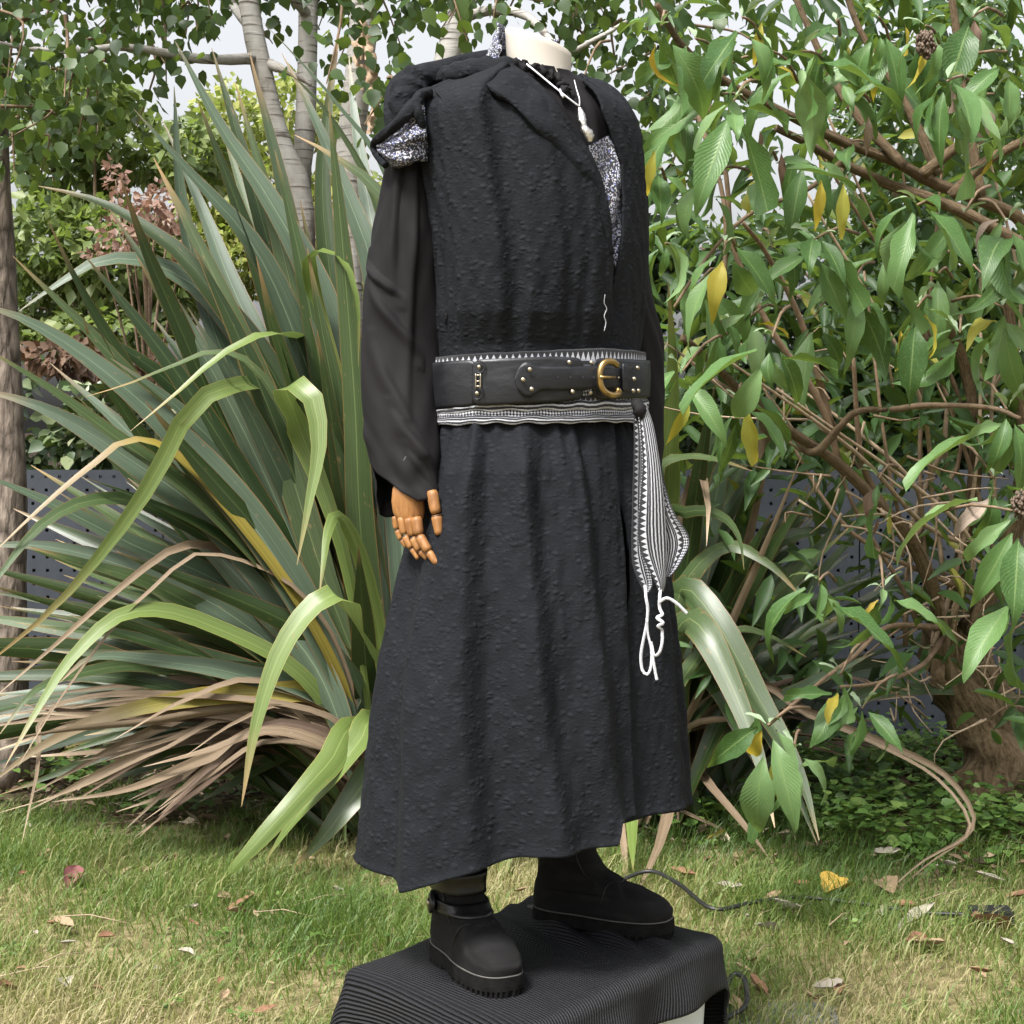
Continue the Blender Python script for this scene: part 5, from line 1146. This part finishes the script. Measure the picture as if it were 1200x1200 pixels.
# ---- leather belt
belt = thing('leather_belt', (.1, 2.8, .98), 'wide black leather belt with rivets and brass buckle over the sash', 'belt')
def rng_a(x0, x1, py=445): return body.solve(x0, py)[0], body.solve(x1, py)[0]
def panel(x0, x1, tab, off, wrap=None, th=.0045, round_l=True, round_r=True, nn=70):
    T = np.array([[body.solve(x, 445)[0], body.solve(x, a)[1], body.solve(x, b)[1]] for x, a, b in tab])
    lo, hi = rng_a(x0, x1)
    if wrap == 'l': lo, round_l = -math.pi, False
    if wrap == 'r': hi, round_r = math.pi, False
    u = np.linspace(0, 1, nn); al = lo + (hi - lo) * u; zt, zb = np.interp(al, T[:, 0], T[:, 1]), np.interp(al, T[:, 0], T[:, 2]); mid, h = (zt + zb) / 2, (zt - zb) / 2
    L = .012 / .16
    if round_l: h = h * (1 - .22 * np.clip(1 - (al - lo) / L, 0, 1) ** 2)
    if round_r: h = h * (1 - .22 * np.clip(1 - (hi - al) / L, 0, 1) ** 2)
    rows = [body.pt(al, mid + h * k, off + .0015 * (1 - k * k)) for k in np.linspace(1, -1, 14)]
    return solid(obj('belt_panel', grid_mesh('belt_panel', np.array(rows)), LEATHER, belt), th, 1)
BT = [(513, 427, 482), (540, 423, 478), (562, 422, 476), (600, 420, 474), (640, 418, 472), (672, 420, 468), (690, 420, 468), (720, 421, 467), (749, 423, 465)]
panel(513, 563, BT, .020, 'l'); panel(560, 673, BT, .0255); panel(686, 749, BT, .020, 'r')
def strip(name, tab, off, mat, th, nn=90):
    T = spline(np.array(tab, float), nn); rows = []
    for k in np.linspace(0, 1, 9): rows.append([body.at(x, y0 + (y1 - y0) * k, off + .0016 * (1 - (2 * k - 1) ** 2)) for x, y0, y1 in T])
    return solid(obj(name, grid_mesh(name, np.array(rows)), mat, belt), th, 1)
strip('strap', [(603.5, 441, 448), (606, 434, 455), (611, 427, 461), (617, 424, 465.5), (623, 425, 465), (629, 428, 461), (636, 429.5, 457.5), (660, 429.5, 457), (690, 429, 456.5), (710, 429, 456), (728, 429.5, 455), (737, 430.5, 454)], .031, LEATHER, .004)
strip('keeper_loop', [(730.5, 426, 459), (733, 425.5, 459.5), (736, 426, 459)], .037, LEATHER, .004, 8)
def stud(name, x, y, off, r, mat, h=.003):
    c = body.at(x, y, off); c2 = body.at(x, y, off + .01); nrm = unit(c2 - c); s = unit(np.cross(nrm, [0, 0, 1])); q = np.cross(nrm, s); k = np.linspace(0, 2 * math.pi, 14, endpoint=False); rows = []
    for f, z in ((1.0, -.001), (1.0, .2), (.86, .6), (.55, .9), (.02, 1)): rows.append(c + f * r * (np.cos(k)[:, None] * s + np.sin(k)[:, None] * q) + nrm * z * h)
    return obj(name, grid_mesh(name, np.array(rows), True), mat, belt)
for x, y in ((621, 433), (613, 445), (623, 456)): stud('rivet', x, y, .0365, .0039, RIVET)
for x, y, o in ((561.5, 430, .031), (559, 461, .0315), (667, 424.5, .031), (671, 459, .031), (693, 425, .0262), (692, 460, .0262), (743, 444, .026), (747, 431, .026), (742, 458, .026), (748, 458, .026)): stud('rivet', x, y, o, .0037, RIVET)
for x in (654, 669, 683, 696): stud('strap_hole', x, 442.5, .0362, .0018, VOID, .0006)
stud('strap_hole', 725, 442.5, .0362, .0016, RIVET, .001)
for (x, y) in ((561.5, 430), (559, 461)): 
    c = [body.at(x + 6.5 * math.cos(k), y + 7 * math.sin(k), .0315) for k in np.linspace(-1.9 if y < 445 else 2.0, 2.0 if y < 445 else -1.6, 18)]; tube('edge_tab', spline(c, 24), .0012, LEATHER, belt, 6)
for y in (440, 447, 453): tube('link_ring', np.array([body.at(557, y, .030), body.at(560, y - .4, .033), body.at(563.5, y, .030)]), .0013, RIVET, belt, 6)
tube('link_ring', spline([body.at(557.5, y, .031) for y in (438, 446, 455)], 8), .0013, RIVET, belt, 6); tube('link_ring', spline([body.at(563, y, .031) for y in (438, 446, 455)], 8), .0013, RIVET, belt, 6)
bp = [(723, 428), (718, 424), (711, 423.5), (705.5, 428), (703, 436), (703, 446), (705, 454), (710, 460), (717, 463), (724, 461.5), (725.5, 459), (722, 457)]
tube('buckle', spline([body.at(x, y, .043 if x < 720 else .038) for x, y in bp], 50), .0052, BRASS, belt, 12)
tube('buckle_prong', np.array([body.at(703, 442, .047), body.at(712, 442, .047), body.at(721, 442.5, .041)]), .0024, BRASS, belt, 8)

# ---- boots
def boot(label, toe, ang, parent_z, strap):
    f = np.array([math.sin(ang), -math.cos(ang), 0]); s = np.array([math.cos(ang), math.sin(ang), 0]); SC = .87; L = .288 * SC; o = np.array([toe[0], toe[1], parent_z]) - f * L
    t = thing('boot', o + f * .058, label, 'boot', 'boots on the draped box')
    prof = spline([(.026, -.004, .283, .049), (.042, -.008, .286, .0515), (.055, -.008, .281, .0505), (.066, -.007, .266, .048), (.076, -.005, .238, .045), (.085, -.002, .203, .043), (.096, .002, .168, .042), (.112, .007, .14, .0405), (.14, .011, .122, .0395), (.19, .006, .128, .045), (.26, -.002, .136, .05), (.30, -.004, .14, .052)], 70)
    k = np.linspace(0, 2 * math.pi, 72, endpoint=False); ck, sk = np.cos(k), np.sin(k)
    def outline(bk, fr, w, g=0.0, kk=k):
        c_, s_ = np.cos(kk), np.sin(kk); l = (fr - bk) / 2 + g; fw = (bk + fr) / 2 + l * np.sign(c_) * np.abs(c_) ** .86; sd = (w + g) * np.sign(s_) * np.abs(s_) ** .74 * (1 + .07 * c_ - .16 * np.exp(-((fw - .10) / .05) ** 2) * (fr > .25))
        return fw * SC, sd * .9
    rows = []
    for i, (z, bk, fr, w) in enumerate(prof):
        fw, sd = outline(bk, fr, w)
        cr = .0035 * np.sin(fw * 170 + z * 90 + sd * 40) * np.exp(-((fw - .16) / .035) ** 2) * (z > .05) * np.exp(-((z - .09) / .04) ** 2) + .0045 * np.sin(z * 210 + sd * 45) * np.exp(-((z - .15) / .035) ** 2)
        q = 1 + cr / .05
        zz = z + .012 * np.clip((fw - .2) / .08, 0, 1) ** 2 * (z < .05)
        rows.append(o + f * ((fw - .1) * q + .1)[:, None] + s * (sd * q)[:, None] + np.array([0, 0, 1]) * np.broadcast_to(zz, fw.shape)[:, None])
    up = obj('upper', grid_mesh('upper', np.array(rows), True), SUEDE, t)
    kk = np.linspace(0, 2 * math.pi, 240, endpoint=False); gap = (np.arange(240) % 5 < 2); rows = []
    toe_up = lambda fw: .010 * np.clip((fw - .2) / .09, 0, 1) ** 2
    for z, g, lo in ((.0305, -.004, 0), (.031, .005, 0), (.018, .006, 0), (.0105, .0055, 0), (.0103, .0055, 1), (.0, .0045, 1)):
        fw, sd = outline(-.004, .283, .049, g, kk); 
        if lo: fw2, sd2 = outline(-.004, .283, .049, g - .004, kk); fw = np.where(gap, fw2, fw); sd = np.where(gap, sd2, sd)
        arch = .010 * np.exp(-((fw - .1) / .022) ** 4) * (z < .01)
        rows.append(o + f * fw[:, None] + s * sd[:, None] + np.array([0, 0, 1]) * (z + toe_up(fw) + arch)[:, None])
    c0 = rows[-1].mean(0); rows.append(np.repeat(c0[None], 240, 0) + [0, 0, .004])
    obj('sole', grid_mesh('sole', np.array(rows), True, smooth='flat'), RUBBER, t)
    fw, sd = outline(-.004, .283, .049, .0025); ring = o + f * fw[:, None] + s * sd[:, None] + np.array([0, 0, 1]) * (.0325 + toe_up(fw))[:, None]
    tube('welt_stitching', np.vstack([ring, ring[:1]]), .0013, THREAD, up, 5, cap=False)
    def cuff_band(z0, z1, g, mat, name):
        rw = []
        for z in np.linspace(z0, z1, 6):
            i = np.searchsorted(prof[:, 0], z); i = min(i, 69); fw, sd = outline(*prof[i, 1:4], g); rw.append(o + f * fw[:, None] + s * sd[:, None] + np.array([0, 0, 1]) * z)
        return solid(obj(name, grid_mesh(name, np.array(rw), True), mat, t), .003, 1)
    cuff_band(.128 if strap else .185, .163 if strap else .215, .003, BOOTSTRAP, 'ankle_strap')
    if strap:
        cuff_band(.098, .116, .0025, BOOTSTRAP, 'strap')
        c = o + f * .052 - s * .041 + np.array([0, 0, .107]); nrm = unit(-s * .9 - f * .3 + np.array([0, 0, .1])); e1 = unit(np.cross(nrm, [0, 0, 1])); e2 = np.cross(nrm, e1); q = np.linspace(0, 6.283, 24, endpoint=False)
        for nm, R_, h, mt in (('snap_tab', .017, .004, BOOTSTRAP), ('snap', .006, .0035, RIVET)):
            base = c + nrm * (.003 if nm == 'snap_tab' else .0068); rw = [base + fr * R_ * (np.cos(q)[:, None] * e1 * 1.1 + np.sin(q)[:, None] * e2) + nrm * h * zz for fr, zz in ((1, -1), (1, .6), (.85, 1), (.02, 1.1))]
            obj(nm, grid_mesh(nm, np.array(rw), True), mt, t)
    seamp = []
    for i in np.linspace(24, 40, 12).astype(int):
        fw, sd = outline(*prof[i, 1:4], .0012); j = int(np.argmin(np.abs(k - (math.radians(300) if not strap else math.radians(290))))); seamp.append(o + f * fw[j] + s * sd[j] + np.array([0, 0, 1]) * prof[i, 0])
    tube('seam', spline(seamp, 16), .0011, BOOTSTRAP, up, 5)
    arc = []
    for sgn in np.linspace(-1, 1, 15):
        target = .16 - .026 * abs(sgn); best = None
        for (z, bk, fr, w) in prof[2:45]:
            fw, sd = outline(bk, fr, w, .0008); j = int(np.argmin((fw - target) ** 2 + (sd - sgn * .046) ** 2 * .8)); dd = abs(fw[j] - target) + .6 * abs(sd[j] - sgn * .046)
            if best is None or dd < best[0]: best = (dd, o + f * fw[j] + s * sd[j] + np.array([0, 0, 1]) * z)
        arc.append(best[1])
    tube('vamp_seam', spline(arc, 40), .0011, BOOTSTRAP, up, 5)
    return t
def on_box(px, py): g = G(px, py, .352); return g
b1 = boot('worn black boot with ankle strap and round snap, toe towards the box corner', on_box(598, 1172), RAD(27), .3525, True)
b2 = boot('black boot beside the stand pole with smooth leather ankle band', on_box(788, 1101), RAD(66), .3525, False)
for bt_ in (b1, b2):
    p = np.array(bt_.location); tube('leg', spline([[p[0], p[1], .37], [p[0], p[1], .6], [.05 + (p[0] - .05) * .6, 2.92, .95]], 8), np.linspace(.022, .055, 8), NECKM, man, 14)

# ================================================================== small things on the lawn
gz = lambda p, h: np.array([p[0], p[1], float(ground_z(p[0], p[1])) + h])
cb = thing('power_cable', gz(G(830, 1078), 0), 'thin black power cable trailing over the lawn behind the box', 'cable')
tube('cable', spline([gz(G(x, y), h) for x, y, h in ((690, 1058, .02), (720, 1050, .03), (760, 1044, .05), (795, 1056, .04), (835, 1078, .02), (880, 1070, .018), (930, 1062, .015), (1000, 1068, .012), (1080, 1080, .012), (1135, 1084, .015))], 70), .0055, CABLE, cb, 7)
V, F = box_arrays(-.05, .05, -.03, .03, 0, .035); p = gz(G(1160, 1086), 0); obj('plug', mesh('plug', V + p, F, None, 'flat'), CABLE, cb)
cb2 = tube('cable_loop', spline([gz(G(x, y), h) for x, y, h in ((838, 1200, .015), (858, 1178, .05), (872, 1182, .05), (874, 1196, .02), (850, 1210, .015))], 30), .006, CABLE, None, 7); tag(cb2, 'short black cable loop on the ground beside the white box', 'cable')
o = rrect(.34, .24, .05, 6); r = np.random.default_rng(3); c = gz(G(892, 1196), 0); rows = []
for z, s_ in ((-.02, 1), (-.006, 1), (.0, .97), (.0005, .02)): rows.append(np.stack([c[0] + o[:, 0] * s_ * (1 + .05 * np.sin(np.arange(len(o)) * 1.3)), c[1] + o[:, 1] * s_, np.full(len(o), z)], -1))
slab = obj('stone_slab', grid_mesh('stone_slab', np.array(rows), True, smooth='flat'), STONE); tag(slab, 'flat grey stone slab in the lawn beside the white box', 'stone')
def fallen_mesh(curl, ratio, seed):
    r = np.random.default_rng(seed); nv, nu = 9, 5; rows = []
    for i in range(nv):
        v = i / (nv - 1); w = ratio * (math.sin(math.pi * min(1, v * .96 + .03)) ** .75) / 2; a = (v - .45) * curl
        rows.append([(u * w + .02 * r.normal(), v - .5, .012 + (.45 * abs(v - .45) ** 1.6) * curl * .6 + abs(u) ** 1.4 * w * .8 + .012 * r.normal()) for u in np.linspace(-1, 1, nu)])
    return np.array(rows)
kinds = ['curled tan dead leaf lying on the grass', 'rust brown dead leaf lying on the grass', 'yellow fallen leaf lying on the grass', 'pale grey dried leaf lying on the grass', 'crimson fallen leaf lying on the grass']
FM = []
for k in range(5):
    row = []
    for j in range(3): me = grid_mesh('fallen_leaf', fallen_mesh(.5 + .5 * j, (.6, .35, .45)[j], k * 5 + j)); me.materials.append(FALLEN[k]); row.append(me)
    FM.append(row)
spots = [(52, 1008, 0, .07), (85, 1035, 4, .10), (75, 1090, 0, .09), (60, 1088, 1, .05), (125, 1103, 1, .05), (195, 1016, 4, .07), (205, 1012, 1, .05), (80, 1110, 3, .05), (262, 1058, 0, .05), (284, 1068, 1, .09), (280, 1075, 0, .06), (150, 1028, 0, .05), (25, 1140, 1, .06), (218, 1122, 3, .05), (8, 1160, 1, .06), (262, 1172, 0, .05), (310, 1190, 1, .06), (78, 1155, 3, .06), (228, 1070, 3, .05), (170, 1028, 0, .06),
 (840, 985, 2, .10), (975, 1048, 2, .13), (990, 1052, 2, .10), (940, 1045, 1, .06), (905, 1062, 0, .09), (855, 1048, 3, .08), (920, 1075, 3, .12), (900, 1100, 3, .08), (1060, 1075, 1, .10), (1035, 1080, 3, .07), (1075, 1088, 3, .13), (1160, 1095, 1, .13), (1125, 1085, 3, .06), (1090, 1118, 0, .10), (1075, 1112, 1, .06), (1150, 1150, 1, .06), (1180, 1115, 3, .06), (970, 1170, 3, .08), (985, 1175, 1, .08), (880, 1140, 1, .08), (870, 1148, 0, .06), (885, 1170, 1, .09), (865, 1175, 1, .07), (860, 1190, 0, .08), (1040, 1050, 0, .11), (1120, 1005, 2, .08), (1130, 1010, 1, .06), (1020, 915, 3, .14), (1075, 990, 3, .12), (1040, 1010, 3, .10), (1110, 1025, 3, .10), (1160, 1040, 3, .09), (1195, 1060, 1, .08), (895, 1078, 0, .06), (800, 1030, 1, .08), (830, 1012, 1, .06), (610, 1050, 0, .06), (395, 1050, 3, .06), (360, 1012, 0, .05), (278, 950, 0, .06), (300, 958, 1, .05), (245, 965, 1, .04)]
rf = np.random.default_rng(90)
for k in range(60): spots.append((rf.uniform(0, 380) if k % 2 else rf.uniform(870, 1200), rf.uniform(960, 1190), int(rf.choice([0, 0, 1, 3, 3])), rf.uniform(.015, .04)))
for (x, y, k, s) in spots:
    p = G(x, y); o = link(bpy.data.objects.new('fallen_leaf', FM[k][rf.integers(3)])); o.location = Vector(gz(p, .010)); o.rotation_euler = (rf.normal() * .25, rf.normal() * .25, rf.uniform(0, 6.28)); o.scale = (s * .9,) * 3
    where = 'before the flax clump' if x < 430 else 'beside the white box' if x < 905 and y > 1115 else 'along the black cable' if y > 1035 and y < 1112 else 'at the edge of the ground cover' if y <= 1035 else 'on the open lawn past the stone slab'
    tag(o, ('large ' if s > .095 else 'small ' if s < .05 else '') + kinds[k].replace('lying on the grass', 'lying ') + where, 'leaf', ['tan', 'rust', 'yellow', 'grey', 'crimson'][k] + ' fallen leaves on the lawn')
# dry straws and sticks
for k in range(9):
    p = G(rf.uniform(20, 420) if k % 3 else rf.uniform(860, 1190), rf.uniform(960, 1150)); a_ = rf.uniform(0, 6.28); d = np.array([math.cos(a_), math.sin(a_), 0]) * rf.uniform(.05, .12)
    s = tube('dry_stick', np.array([gz(p - d, .02), gz(p, .035), gz(p + d, .025)]), [.0018, .0016, .0009], DRYTWIG, None, 5); tag(s, 'thin pale dry stick in the grass ' + ('before the flax clump' if p[0] < 0 else 'past the black cable'), 'stick', 'dry sticks on the lawn')
